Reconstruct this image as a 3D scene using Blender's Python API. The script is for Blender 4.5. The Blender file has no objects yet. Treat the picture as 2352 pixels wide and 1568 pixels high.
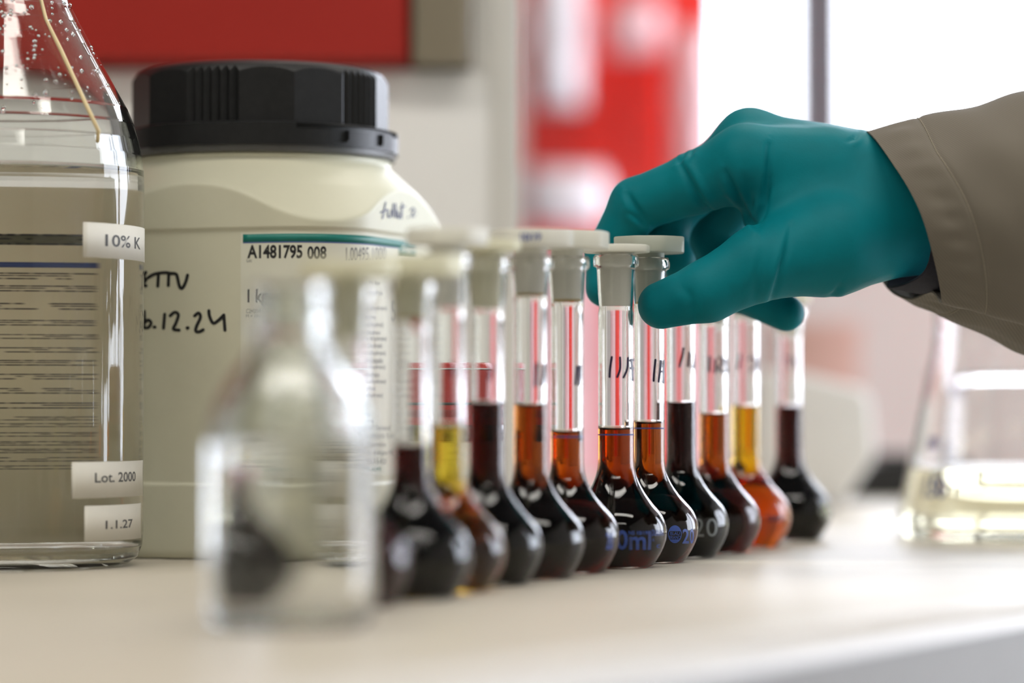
import bpy, bmesh, math, random
import numpy as np
from mathutils import Vector, Matrix

# ------------------------------------------------------------------ camera, light, exposure
# all build coordinates are millimetres (bench top z = 0), scaled by S to metres
S = 0.001
W, H = 2352, 1568
LENS = 105.0
FPX = W * LENS / 36.0
HCAM = 57.0
HORIZON = 930.0
PITCH = math.atan((HORIZON - H / 2) / FPX)
CP, SP = math.cos(PITCH), math.sin(PITCH)
scene = bpy.context.scene
COL = scene.collection

cam_data = bpy.data.cameras.new('camera')
cam = bpy.data.objects.new('camera', cam_data)
COL.objects.link(cam)
cam_data.lens = LENS
cam_data.sensor_width = 36.0
cam_data.clip_start = 0.01
cam_data.clip_end = 60
cam.location = (0, 0, HCAM * S)
cam.rotation_euler = (math.pi / 2 + PITCH, 0, 0)
cam_data.dof.use_dof = True
cam_data.dof.focus_distance = 1.066
cam_data.dof.aperture_fstop = 3.9
scene.camera = cam

world = bpy.data.worlds.new('World')
scene.world = world
world.use_nodes = True
bg = world.node_tree.nodes['Background']
bg.inputs[0].default_value = (0.84, 0.89, 1.0, 1)
bg.inputs[1].default_value = 9.3

scene.view_settings.view_transform = 'Standard'
scene.view_settings.look = 'None'
scene.view_settings.gamma = 1.0
scene.view_settings.use_curve_mapping = False
scene.view_settings.exposure = 0.2
cy = scene.cycles
cy.use_denoising = True
cy.denoiser = 'OPENIMAGEDENOISE'
cy.max_bounces = 20
cy.transmission_bounces = 20
cy.glossy_bounces = 6
cy.diffuse_bounces = 2
cy.transparent_max_bounces = 16
cy.volume_bounces = 0
cy.use_light_tree = False
cy.sample_clamp_indirect = 20.0
cy.blur_glossy = 0.5
cy.use_adaptive_sampling = True
cy.adaptive_threshold = 0.02

LAMP_STRENGTH = 10.0


def P(px, py, Z):
    """point (mm) seen at pixel (px, py) at depth Z (mm)"""
    dx = (px - W / 2) / FPX
    dy = (H / 2 - py) / FPX
    y = CP - SP * dy
    z = SP + CP * dy
    t = Z / y
    return Vector((dx * t, Z, HCAM + z * t))


def proj(p):
    x, y, z = p[0], p[1], p[2] - HCAM
    f = CP * y + SP * z
    u = -SP * y + CP * z
    return W / 2 + FPX * x / f, H / 2 - FPX * u / f


def XZ(px, Z):
    return (px - W / 2) / FPX * Z


# ------------------------------------------------------------------ materials
MATS = {}


def new_mat(name):
    m = bpy.data.materials.new(name)
    m.use_nodes = True
    nt = m.node_tree
    nt.nodes.clear()
    out = nt.nodes.new('ShaderNodeOutputMaterial')
    MATS[name] = m
    return m, nt, out


def pbr(name, col, rough=0.5, spec=0.5, coat=0.0, metal=0.0, noise=0.0, nscale=200.0, bump=0.0, bscale=400.0, trans=0.0):
    m, nt, out = new_mat(name)
    b = nt.nodes.new('ShaderNodeBsdfPrincipled')
    b.inputs['Base Color'].default_value = (*col, 1)
    b.inputs['Roughness'].default_value = rough
    b.inputs['Specular IOR Level'].default_value = spec
    b.inputs['Coat Weight'].default_value = coat
    b.inputs['Coat Roughness'].default_value = 0.08
    b.inputs['Metallic'].default_value = metal
    tc = nt.nodes.new('ShaderNodeTexCoord')
    if noise > 0:
        n = nt.nodes.new('ShaderNodeTexNoise')
        n.inputs['Scale'].default_value = nscale
        n.inputs['Detail'].default_value = 4
        nt.links.new(tc.outputs['Object'], n.inputs['Vector'])
        mx = nt.nodes.new('ShaderNodeMixRGB')
        mx.blend_type = 'MULTIPLY'
        mx.inputs[0].default_value = 1
        r = nt.nodes.new('ShaderNodeMapRange')
        r.inputs[1].default_value = 0.3
        r.inputs[2].default_value = 0.7
        r.inputs[3].default_value = 1 - noise
        r.inputs[4].default_value = 1 + noise * 0.3
        nt.links.new(n.outputs['Fac'], r.inputs[0])
        mx.inputs[1].default_value = (*col, 1)
        nt.links.new(r.outputs[0], mx.inputs[2])
        nt.links.new(mx.outputs[0], b.inputs['Base Color'])
    if bump > 0:
        n2 = nt.nodes.new('ShaderNodeTexNoise')
        n2.inputs['Scale'].default_value = bscale
        n2.inputs['Detail'].default_value = 5
        nt.links.new(tc.outputs['Object'], n2.inputs['Vector'])
        bp = nt.nodes.new('ShaderNodeBump')
        bp.inputs['Strength'].default_value = bump
        bp.inputs['Distance'].default_value = 0.0005
        nt.links.new(n2.outputs['Fac'], bp.inputs['Height'])
        nt.links.new(bp.outputs[0], b.inputs['Normal'])
    if trans > 0:
        t = nt.nodes.new('ShaderNodeBsdfTranslucent')
        t.inputs[0].default_value = (*col, 1)
        ms = nt.nodes.new('ShaderNodeMixShader')
        ms.inputs[0].default_value = trans
        nt.links.new(b.outputs[0], ms.inputs[1])
        nt.links.new(t.outputs[0], ms.inputs[2])
        nt.links.new(ms.outputs[0], out.inputs[0])
    else:
        nt.links.new(b.outputs[0], out.inputs[0])
    return m


def glass(name, ior=1.47, col=(1, 1, 1), rough=0.0, sigma=None):
    m, nt, out = new_mat(name)
    g = nt.nodes.new('ShaderNodeBsdfGlass')
    g.inputs['Color'].default_value = (*col, 1)
    g.inputs['Roughness'].default_value = rough
    g.inputs['IOR'].default_value = ior
    nt.links.new(g.outputs[0], out.inputs[0])
    if sigma:
        v = nt.nodes.new('ShaderNodeVolumeAbsorption')
        d = max(sigma)
        v.inputs['Density'].default_value = d
        v.inputs['Color'].default_value = (1 - sigma[0] / d, 1 - sigma[1] / d, 1 - sigma[2] / d, 1)
        nt.links.new(v.outputs[0], out.inputs['Volume'])
        m.cycles.homogeneous_volume = True
    return m


def emit(name, col, st):
    m, nt, out = new_mat(name)
    e = nt.nodes.new('ShaderNodeEmission')
    e.inputs[0].default_value = (*col, 1)
    e.inputs[1].default_value = st
    nt.links.new(e.outputs[0], out.inputs[0])
    return m


def pane_mat(name):
    m, nt, out = new_mat(name)
    t = nt.nodes.new('ShaderNodeBsdfTransparent')
    g = nt.nodes.new('ShaderNodeBsdfGlossy')
    g.inputs['Roughness'].default_value = 0.02
    f = nt.nodes.new('ShaderNodeFresnel')
    f.inputs[0].default_value = 1.45
    ms = nt.nodes.new('ShaderNodeMixShader')
    nt.links.new(f.outputs[0], ms.inputs[0])
    nt.links.new(t.outputs[0], ms.inputs[1])
    nt.links.new(g.outputs[0], ms.inputs[2])
    nt.links.new(ms.outputs[0], out.inputs[0])
    return m


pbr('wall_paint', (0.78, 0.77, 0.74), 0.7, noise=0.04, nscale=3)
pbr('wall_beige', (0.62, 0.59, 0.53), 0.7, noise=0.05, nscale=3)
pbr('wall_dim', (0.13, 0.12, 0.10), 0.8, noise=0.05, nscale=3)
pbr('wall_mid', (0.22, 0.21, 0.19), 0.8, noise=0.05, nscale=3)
pbr('floor_vinyl', (0.42, 0.41, 0.39), 0.4, noise=0.1, nscale=8)
pbr('ceiling_paint', (0.16, 0.16, 0.155), 0.8, noise=0.03, nscale=4)
pbr('bench_top', (0.62, 0.57, 0.475), 0.46, spec=0.12, noise=0.06, nscale=22, bump=0.05, bscale=900)
pbr('bench_edge', (0.66, 0.62, 0.56), 0.38, spec=0.6, noise=0.04, nscale=40)
pbr('bench_front', (0.27, 0.255, 0.23), 0.55, noise=0.05, nscale=30)
pbr('dark_gap', (0.05, 0.05, 0.05), 0.8)
pbr('panel_white', (0.93, 0.92, 0.895), 0.5, noise=0.03, nscale=6)
pbr('cupboard_red', (0.46, 0.018, 0.010), 0.6, noise=0.06, nscale=12)
pbr('cupboard_beige', (0.30, 0.26, 0.19), 0.5, noise=0.05, nscale=12)
pbr('bright_red', (0.86, 0.028, 0.018), 0.35, coat=0.2, noise=0.05, nscale=10)
pbr('pink_film', (0.88, 0.52, 0.54), 0.35, noise=0.1, nscale=12)
pbr('white_film', (0.86, 0.80, 0.84), 0.3, noise=0.06, nscale=14)
pbr('carton_pink', (0.72, 0.46, 0.40), 0.6, noise=0.05, nscale=20)
pbr('frame_grey', (0.16, 0.16, 0.17), 0.5, noise=0.05, nscale=40)
pbr('jar_plastic', (0.67, 0.655, 0.50), 0.42, spec=0.4, noise=0.035, nscale=45, bump=0.03, bscale=1500)
pbr('cap_plastic', (0.013, 0.0135, 0.014), 0.42, spec=0.35, noise=0.25, nscale=300, bump=0.08, bscale=2500)
pbr('cap_grey', (0.10, 0.10, 0.097), 0.4, noise=0.1, nscale=200)
pbr('paper', (0.74, 0.735, 0.61), 0.55, noise=0.02, nscale=100)
pbr('sticker', (0.80, 0.78, 0.70), 0.6, noise=0.03, nscale=150)
pbr('ink_black', (0.012, 0.012, 0.013), 0.5, noise=0.1, nscale=900)
pbr('ink_grey', (0.10, 0.10, 0.10), 0.6, noise=0.1, nscale=900)
pbr('ink_pale', (0.33, 0.33, 0.30), 0.6, noise=0.1, nscale=900)
pbr('ink_olive', (0.05, 0.048, 0.035), 0.6, noise=0.3, nscale=300)
pbr('ink_tan', (0.36, 0.34, 0.22), 0.6, noise=0.3, nscale=200, trans=0.5)
pbr('ink_green', (0.0, 0.19, 0.15), 0.45, noise=0.05, nscale=500)
pbr('ink_blue', (0.035, 0.085, 0.36), 0.45, noise=0.1, nscale=700)
pbr('ink_navy', (0.018, 0.012, 0.055), 0.4, noise=0.1, nscale=900)
pbr('ink_frost', (0.20, 0.22, 0.22), 0.5, noise=0.1, nscale=900)
pbr('ink_pen', (0.03, 0.035, 0.10), 0.5, noise=0.1, nscale=900)
pbr('glove', (0.0, 0.205, 0.245), 0.55, spec=0.15, noise=0.08, nscale=90, bump=0.10, bscale=900)
pbr('navy_cloth', (0.010, 0.010, 0.022), 0.8, noise=0.3, nscale=900, bump=0.3, bscale=2500)
pbr('thread', (0.42, 0.38, 0.29), 0.8, noise=0.2, nscale=1500)
pbr('pe_white', (0.97, 0.97, 0.87), 0.42, noise=0.03, nscale=100, trans=0.18)
pbr('pe_cream', (0.97, 0.96, 0.87), 0.42, noise=0.03, nscale=100, trans=0.18)
pbr('pe_grey', (0.62, 0.65, 0.55), 0.42, noise=0.04, nscale=100, trans=0.15)
pbr('pe_yellow', (0.96, 0.94, 0.72), 0.42, noise=0.03, nscale=100, trans=0.18)
pbr('pe_ring', (0.70, 0.52, 0.13), 0.4, noise=0.05, nscale=100, trans=0.4)
pbr('refraction_paper', (0.97, 0.94, 0.78), 0.6, noise=0.03, nscale=60, trans=0.7)
pbr('cord_yellow', (0.82, 0.66, 0.36), 0.5, noise=0.05, nscale=300)
pbr('tub_red', (0.52, 0.028, 0.018), 0.28, coat=0.4, noise=0.06, nscale=60)
pbr('tub_body', (0.60, 0.57, 0.47), 0.4, noise=0.04, nscale=80)
pbr('tub_dark', (0.030, 0.018, 0.012), 0.3, noise=0.1, nscale=100)
pbr('machine_white', (0.80, 0.79, 0.76), 0.4, noise=0.03, nscale=30)
pbr('black_rubber', (0.012, 0.012, 0.011), 0.6, noise=0.1, nscale=100)
glass('lab_glass', 1.473, (0.998, 1.0, 0.999))
glass('bottle_glass', 1.50, (0.98, 0.992, 0.986))
glass('water', 1.333 / 1.49)
glass('droplet', 1.02)
pane_mat('window_glass')
emit('lamp_diffuser', (1.0, 0.955, 0.88), LAMP_STRENGTH)


def coat_cloth(name, col):
    m, nt, out = new_mat(name)
    b = nt.nodes.new('ShaderNodeBsdfPrincipled')
    b.inputs['Roughness'].default_value = 0.85
    b.inputs['Specular IOR Level'].default_value = 0.2
    b.inputs['Sheen Weight'].default_value = 0.15
    tc = nt.nodes.new('ShaderNodeTexCoord')
    mp = nt.nodes.new('ShaderNodeMapping')
    mp.inputs['Rotation'].default_value = (0.0, 0.75, 0.0)
    nt.links.new(tc.outputs['Object'], mp.inputs[0])
    w = nt.nodes.new('ShaderNodeTexWave')
    w.inputs['Scale'].default_value = 420
    w.inputs['Distortion'].default_value = 1.2
    w.inputs['Detail'].default_value = 1
    nt.links.new(mp.outputs[0], w.inputs[0])
    r = nt.nodes.new('ShaderNodeValToRGB')
    r.color_ramp.elements[0].color = (col[0] * 0.92, col[1] * 0.92, col[2] * 0.92, 1)
    r.color_ramp.elements[1].color = (col[0] * 1.08, col[1] * 1.08, col[2] * 1.08, 1)
    nt.links.new(w.outputs['Fac'], r.inputs[0])
    nt.links.new(r.outputs[0], b.inputs['Base Color'])
    bp = nt.nodes.new('ShaderNodeBump')
    bp.inputs['Strength'].default_value = 0.12
    bp.inputs['Distance'].default_value = 0.0003
    nt.links.new(w.outputs['Fac'], bp.inputs['Height'])
    nt.links.new(bp.outputs[0], b.inputs['Normal'])
    nt.links.new(b.outputs[0], out.inputs[0])
    return m


coat_cloth('coat_cloth', (0.185, 0.163, 0.128))


# ------------------------------------------------------------------ mesh helpers
def link(o, parent=None):
    COL.objects.link(o)
    if parent is not None:
        o.parent = parent
    return o


def mesh_obj(name, verts, faces, mat, parent=None, origin=(0, 0, 0), smooth=True, fix=True, angle=None):
    """verts in mm in the same frame as origin; object placed at origin (world mm) unless parented (then origin is the parent's frame)"""
    me = bpy.data.meshes.new(name)
    ox, oy, oz = origin
    me.from_pydata([((v[0] - ox) * S, (v[1] - oy) * S, (v[2] - oz) * S) for v in verts], [], [tuple(f) for f in faces])
    me.validate()
    if fix:
        bm = bmesh.new()
        bm.from_mesh(me)
        bmesh.ops.remove_doubles(bm, verts=bm.verts, dist=1e-7)
        bmesh.ops.recalc_face_normals(bm, faces=bm.faces)
        bm.to_mesh(me)
        bm.free()
    if smooth:
        for p in me.polygons:
            p.use_smooth = True
        if angle is not None:
            me.set_sharp_from_angle(angle=math.radians(angle))
    me.materials.append(MATS[mat])
    o = bpy.data.objects.new(name, me)
    if parent is None:
        o.location = (ox * S, oy * S, oz * S)
    link(o, parent)
    return o


def root(name, label, cat, loc, group=None):
    o = bpy.data.objects.new(name, None)
    o.empty_display_size = 0.01
    o.location = (loc[0] * S, loc[1] * S, loc[2] * S)
    link(o)
    o['label'] = label
    o['category'] = cat
    if group:
        o['group'] = group
    return o


def tag(o, label=None, cat=None, group=None, kind=None):
    if label:
        o['label'] = label
    if cat:
        o['category'] = cat
    if group:
        o['group'] = group
    if kind:
        o['kind'] = kind
    return o


def lathe(prof, seg=72, c=(0, 0), closed=False):
    """prof: list of (r,z); r=0 ends become poles"""
    V, F = [], []
    rings = []
    sup = [prof[0]]
    for (r0, z0), (r1, z1) in zip(prof[:-1], prof[1:]):
        L = math.hypot(r1 - r0, z1 - z0)
        if L > 3.0:                       # support loops keep the shading of long straight walls flat
            for e in (0.25, 0.8, L - 0.8, L - 0.25):
                sup.append((r0 + (r1 - r0) * e / L, z0 + (z1 - z0) * e / L))
        sup.append((r1, z1))
    prof = sup
    for r, z in prof:
        if r < 1e-6:
            rings.append([len(V)])
            V.append((c[0], c[1], z))
        else:
            s = len(V)
            for i in range(seg):
                a = 2 * math.pi * i / seg
                V.append((c[0] + r * math.cos(a), c[1] + r * math.sin(a), z))
            rings.append(list(range(s, s + seg)))
    pairs = list(zip(rings[:-1], rings[1:]))
    if closed:
        pairs.append((rings[-1], rings[0]))
    for A, B in pairs:
        if len(A) == 1 and len(B) == 1:
            continue
        for i in range(seg):
            j = (i + 1) % seg
            if len(A) == 1:
                F.append((A[0], B[i], B[j]))
            elif len(B) == 1:
                F.append((A[i], A[j], B[0]))
            else:
                F.append((A[i], A[j], B[j], B[i]))
    return V, F


def radial(fn, zs, seg, cap_top=True, cap_bot=True, phase=0.0):
    """surface r = fn(phi, z), phi = 0 faces the camera (-Y), positive to the right (+X)"""
    V, F = [], []
    for z in zs:
        for i in range(seg):
            a = 2 * math.pi * i / seg + phase
            r = fn(a, z)
            V.append((r * math.sin(a), -r * math.cos(a), z))
    n = len(zs)
    for k in range(n - 1):
        for i in range(seg):
            j = (i + 1) % seg
            F.append((k * seg + i, k * seg + j, (k + 1) * seg + j, (k + 1) * seg + i))
    if cap_bot:
        V.append((0, 0, zs[0]))
        c = len(V) - 1
        for i in range(seg):
            F.append((c, (i + 1) % seg, i))
    if cap_top:
        V.append((0, 0, zs[-1]))
        c = len(V) - 1
        b = (n - 1) * seg
        for i in range(seg):
            F.append((c, b + i, b + (i + 1) % seg))
    return V, F


def rbox(x0, x1, y0, y1, z0, z1, bev=0.0, seg=2):
    """bevelled box as verts, faces"""
    bm = bmesh.new()
    bmesh.ops.create_cube(bm, size=1)
    for v in bm.verts:
        v.co = Vector(((x0 + x1) / 2 + v.co.x * (x1 - x0), (y0 + y1) / 2 + v.co.y * (y1 - y0), (z0 + z1) / 2 + v.co.z * (z1 - z0)))
    if bev > 0:
        bmesh.ops.bevel(bm, geom=list(bm.edges), offset=bev, segments=seg, profile=0.5, affect='EDGES')
    bm.verts.index_update()
    V = [tuple(v.co) for v in bm.verts]
    F = [[v.index for v in f.verts] for f in bm.faces]
    bm.free()
    return V, F


def merge(parts):
    V, F = [], []
    for v, f in parts:
        o = len(V)
        V += [tuple(p) for p in v]
        F += [[i + o for i in q] for q in f]
    return V, F


def tube(pts, rad, seg=10, caps=True):
    pts = [Vector(p) for p in pts]
    V, F = [], []
    n = len(pts)
    up = Vector((0.3, 0.9, 0.2))
    for i, p in enumerate(pts):
        t = (pts[min(i + 1, n - 1)] - pts[max(i - 1, 0)]).normalized()
        a = t.cross(up).normalized()
        b = t.cross(a).normalized()
        r = rad[i] if isinstance(rad, (list, tuple)) else rad
        for k in range(seg):
            an = 2 * math.pi * k / seg
            V.append(tuple(p + a * (r * math.cos(an)) + b * (r * math.sin(an))))
    for i in range(n - 1):
        for k in range(seg):
            j = (k + 1) % seg
            F.append((i * seg + k, i * seg + j, (i + 1) * seg + j, (i + 1) * seg + k))
    if caps:
        F.append(tuple(range(seg))[::-1])
        F.append(tuple(range((n - 1) * seg, n * seg)))
    return V, F


_text_cache = {}


def text2d(s, bold=0.0):
    """2-d glyph mesh; returns verts (x,y) with cap height about 1 and faces"""
    key = (s, bold)
    if key in _text_cache:
        return _text_cache[key]
    cu = bpy.data.curves.new('glyphs', 'FONT')
    cu.body = s
    cu.size = 1.0
    cu.resolution_u = 3
    cu.offset = bold
    ob = bpy.data.objects.new('glyphs', cu)
    COL.objects.link(ob)
    dg = bpy.context.evaluated_depsgraph_get()
    me = ob.evaluated_get(dg).to_mesh()
    V = [(v.co.x, v.co.y) for v in me.vertices]
    F = [tuple(p.vertices) for p in me.polygons]
    ob.evaluated_get(dg).to_mesh_clear()
    bpy.data.objects.remove(ob)
    bpy.data.curves.remove(cu)
    _text_cache[key] = (V, F)
    return V, F


def text_fit(s, x0, x1, y0, y1, bold=0.0, full=True):
    """scale glyphs of s so their bounding box is [x0,x1]x[y0,y1]; splits long triangles is left out on purpose"""
    V, F = text2d(s, bold)
    xs = [v[0] for v in V]
    ys = [v[1] for v in V]
    ax, bx = min(xs), max(xs)
    ay, by = min(ys), max(ys)
    return [(x0 + (v[0] - ax) / (bx - ax) * (x1 - x0), y0 + (v[1] - ay) / max(by - ay, 1e-6) * (y1 - y0)) for v in V], F


def ribbon2d(pts, w):
    """flat stroke of width w through 2-d points with rounded ends"""
    pts = [Vector((p[0], p[1])) for p in pts]
    if len(pts) == 1:
        pts = [pts[0] - Vector((w * 0.15, 0)), pts[0] + Vector((w * 0.15, 0))]
    # resample with Catmull-Rom
    out = []
    n = len(pts)
    for i in range(n - 1):
        p0, p1, p2, p3 = pts[max(i - 1, 0)], pts[i], pts[i + 1], pts[min(i + 2, n - 1)]
        for k in range(5):
            t = k / 5
            out.append(0.5 * ((2 * p1) + (p2 - p0) * t + (2 * p0 - 5 * p1 + 4 * p2 - p3) * t * t + (3 * p1 - p0 - 3 * p2 + p3) * t ** 3))
    out.append(pts[-1])
    V, F = [], []
    for i, p in enumerate(out):
        d = (out[min(i + 1, len(out) - 1)] - out[max(i - 1, 0)])
        d = d.normalized() if d.length > 1e-9 else Vector((1, 0))
        nn = Vector((-d.y, d.x)) * (w / 2)
        V += [tuple(p + nn), tuple(p - nn)]
    for i in range(len(out) - 1):
        F.append((2 * i, 2 * i + 1, 2 * i + 3, 2 * i + 2))
    for p in (out[0], out[-1]):
        s = len(V)
        V += [(p.x + math.cos(a * math.pi / 5) * w / 2, p.y + math.sin(a * math.pi / 5) * w / 2) for a in range(10)]
        F.append(tuple(range(s, s + 10)))
    return V, F


# ------------------------------------------------------------------ room shell
def box_obj(name, x0, x1, y0, y1, z0, z1, mat, parent=None, bev=0.0, smooth=False, seg=2):
    V, F = rbox(x0, x1, y0, y1, z0, z1, bev, seg)
    o = mesh_obj(name, V, F, mat, parent, smooth=smooth or bev > 0, origin=(0, 0, 0) if parent else ((x0 + x1) / 2, (y0 + y1) / 2, z0), angle=40 if bev > 0 else None)
    return o


XL, XR, YF, YB, ZF, ZC = -2600, 1900, -2200, 3700, -900, 1750
tag(box_obj('floor', XL, XR, YF, YB, ZF - 60, ZF, 'floor_vinyl'), kind='structure')
tag(box_obj('ceiling', XL, XR, YF, YB, ZC, ZC + 60, 'ceiling_paint'), kind='structure')
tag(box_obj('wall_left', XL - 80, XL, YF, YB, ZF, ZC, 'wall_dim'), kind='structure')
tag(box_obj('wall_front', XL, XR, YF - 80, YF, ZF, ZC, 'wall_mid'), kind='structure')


def wall_with_hole(name, axis, c0, c1, a0, a1, h0, h1, z0, z1, mat):
    """wall slab; axis 'y': slab between y=c0..c1 running x a0..a1 with hole h0..h1, z0..z1"""
    parts = []
    for (u0, u1, w0, w1) in ((a0, h0, ZF, ZC), (h1, a1, ZF, ZC), (h0, h1, ZF, z0), (h0, h1, z1, ZC)):
        if u1 - u0 < 1:
            continue
        parts.append(rbox(u0, u1, c0, c1, w0, w1) if axis == 'y' else rbox(c0, c1, u0, u1, w0, w1))
    V, F = merge(parts)
    o = mesh_obj(name, V, F, mat, smooth=False, fix=False)
    return tag(o, kind='structure')


WB = dict(h0=XZ(1610, YB), h1=1750, z0=330, z1=1560)       # window in the back wall
WR = dict(h0=1330, h1=3580, z0=-650, z1=1150)                 # window in the right wall
wall_with_hole('wall_back', 'y', YB, YB + 120, XL, XR, WB['h0'], WB['h1'], WB['z0'], WB['z1'], 'wall_beige')
wall_with_hole('wall_right', 'x', XR, XR + 120, YF, YB, WR['h0'], WR['h1'], WR['z0'], WR['z1'], 'wall_paint')


def window(name, axis, c, a0, a1, z0, z1, mull):
    r = bpy.data.objects.new(name, None)
    r.location = (0, 0, 0)
    link(r)
    tag(r, kind='structure')

    def bx(n, u0, u1, w0, w1, d0, d1, mat):
        if axis == 'y':
            return box_obj(n, u0, u1, c + d0, c + d1, w0, w1, mat, r, bev=3 if mat != 'window_glass' else 0)
        return box_obj(n, c + d0, c + d1, u0, u1, w0, w1, mat, r, bev=3 if mat != 'window_glass' else 0)
    fr = 40
    bx('window_frame', a0, a1, z0, z0 + fr, 0, 60, 'panel_white')
    bx('window_frame', a0, a1, z1 - fr, z1, 0, 60, 'panel_white')
    bx('window_frame', a0, a0 + fr * 0.5, z0 + fr, z1 - fr, 0, 60, 'panel_white')
    bx('window_frame', a1 - fr, a1, z0 + fr, z1 - fr, 0, 60, 'panel_white')
    edges = [a0 + fr * 0.5] + list(mull) + [a1 - fr]
    for m in mull:
        bx('mullion', m - 36, m + 36, z0 + fr, z1 - fr, 0, 60, 'frame_grey')
    for e0, e1 in zip(edges[:-1], edges[1:]):
        bx('window_pane', e0, e1, z0 + fr, z1 - fr, 28, 32, 'window_glass')
    bx('window_sill', a0, a1, z0 - 25, z0, -60, 60, 'panel_white')
    # light portal in the opening (guides the sampling of the daylight only)
    ld = bpy.data.lights.new('daylight_portal', 'AREA')
    ld.shape = 'RECTANGLE'
    ld.size = (a1 - a0) * S
    ld.size_y = (z1 - z0) * S
    ld.cycles.is_portal = True
    lo = bpy.data.objects.new('daylight_portal', ld)
    if axis == 'y':
        lo.location = ((a0 + a1) / 2 * S, (c + 80) * S, (z0 + z1) / 2 * S)
        lo.rotation_euler = (-math.pi / 2, 0, 0)
    else:
        lo.location = ((c + 80) * S, (a0 + a1) / 2 * S, (z0 + z1) / 2 * S)
        lo.rotation_euler = (-math.pi / 2, 0, -math.pi / 2)
    link(lo)
    return r


window('window_1', 'y', YB, WB['h0'], WB['h1'], WB['z0'], WB['z1'], [XZ(1887, YB), XZ(1887, YB) + 620])
window('window_2', 'x', XR, WR['h0'], WR['h1'], WR['z0'], WR['z1'], [2100, 2850])

# ceiling lamps (unseen; the pair behind the camera is added for frontal light)
for i, (lx, ly, where) in enumerate(((-900, 300, 'over the bench left of the camera'), (500, 300, 'over the bench right of the camera'),
                                     (500, 2000, 'toward the back windows'), (-950, -1300, 'behind the camera on the left, added for frontal light'),
                                     (450, -1300, 'behind the camera on the right, added for frontal light'))):
    r = root('ceiling_lamp', 'long white ceiling lamp panel ' + where, 'lamp', (lx, ly, ZC - 60), 'ceiling lamp panels')
    box_obj('housing', -620, 620, -160, 160, 12, 60, 'panel_white', r, bev=4)
    box_obj('diffuser', -600, 600, -140, 140, 4, 12, 'lamp_diffuser', r)

# ------------------------------------------------------------------ bench
e0 = Vector((XZ(950, HCAM * FPX / (1568 - HORIZON)), HCAM * FPX / (1568 - HORIZON), 0))
e1 = Vector((XZ(2352, HCAM * FPX / (1372 - HORIZON)), HCAM * FPX / (1372 - HORIZON), 0))
bd = (e1 - e0).normalized()                 # along the front edge, away from the camera
bn = Vector((bd.y, -bd.x, 0))               # out of the bench, toward the viewer's right


def bench_sweep(prof, l0, l1):
    """prof (out, z) swept along the bench front edge"""
    V, F = [], []
    n = len(prof)
    for l in (l0, l1):
        for o_, z in prof:
            p = e0 + bd * l + bn * o_
            V.append((p.x, p.y, z))
    for i in range(n):
        j = (i + 1) % n
        F.append((i, j, n + j, n + i))
    F.append(tuple(range(n)))
    F.append(tuple(range(n, 2 * n))[::-1])
    return V, F


R_ = 9.0
arc = [(-R_ + R_ * math.sin(a), -R_ + R_ * math.cos(a)) for a in [math.radians(d) for d in range(0, 91, 9)]]
bench = root('laboratory_bench', 'long beige laboratory bench with rounded front edge under all the glassware', 'bench', (e0.x, e0.y, -900))


def bench_part(name, prof, l0, l1, mat, angle=30):
    V, F = bench_sweep(prof, l0, l1)
    V = [(v[0] - e0.x, v[1] - e0.y, v[2] + 900) for v in V]
    return mesh_obj(name, V, F, mat, bench, angle=angle)


bench_part('worktop', [(-1100, 0), (-R_ - 0.4, 0), (-R_ - 0.4, -30), (-1100, -30)], -900, 1500, 'bench_top')
bench_part('edge_profile', [(-R_ - 0.4, 0)] + arc + [(-R_ - 0.4, -R_)], -900, 1500, 'bench_edge')
bench_part('front_edge', [(-R_ - 0.4, -R_ - 0.1), (-0.6, -R_ - 0.1), (-0.6, -30), (-R_ - 0.4, -30)], -900, 1500, 'bench_front')
bench_part('shadow_gap', [(-1080, -30), (-8, -30), (-8, -36), (-1080, -36)], -890, 1490, 'dark_gap')
bench_part('carcass', [(-1080, -36), (-4, -36), (-4, -900), (-1080, -900)], -890, 1490, 'bench_front')

# ------------------------------------------------------------------ background behind the bench items
zc = P(0, 138, 1430).z
PX1 = XZ(1190, 1447)
pw = root('partition_panel', 'tall white partition panel standing on the bench behind the black-capped jar', 'panel', (PX1, 1447, 0))
box_obj('board', -760, 0, 0, 22, 0, zc - 3, 'panel_white', pw, bev=1)
box_obj('upper_board', XZ(1084, 1430) - PX1, 0, 0, 22, zc - 2.6, 700, 'panel_white', pw, bev=1)
box_obj('edge_strip', -14, 1, -3, 25, 0, 701, 'machine_white', pw, bev=1)

rc = root('wall_cupboard', 'dark red cupboard set into the partition above the jar', 'cupboard', (XZ(940, 1430), 1430, zc))
box_obj('body', -560, 0, 17.5, 130, 0, 420, 'cupboard_red', rc, bev=2)
box_obj('door', -279, -1, 0, 17, 1, 419, 'cupboard_red', rc, bev=2)
box_obj('door', -559, -281, 0, 17, 1, 419, 'cupboard_red', rc, bev=2)
gc = root('wall_cupboard', 'narrow grey-beige cupboard beside the dark red cupboard', 'cupboard', (XZ(943, 1430), 1430, zc - 2))
wv = XZ(1082, 1430) - XZ(943, 1430)
box_obj('body', 0, wv, 17.5, 130, 0, 420, 'cupboard_beige', gc, bev=2)
box_obj('door', 1, wv - 1, 0, 17, 1, 419, 'cupboard_beige', gc, bev=2)

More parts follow.
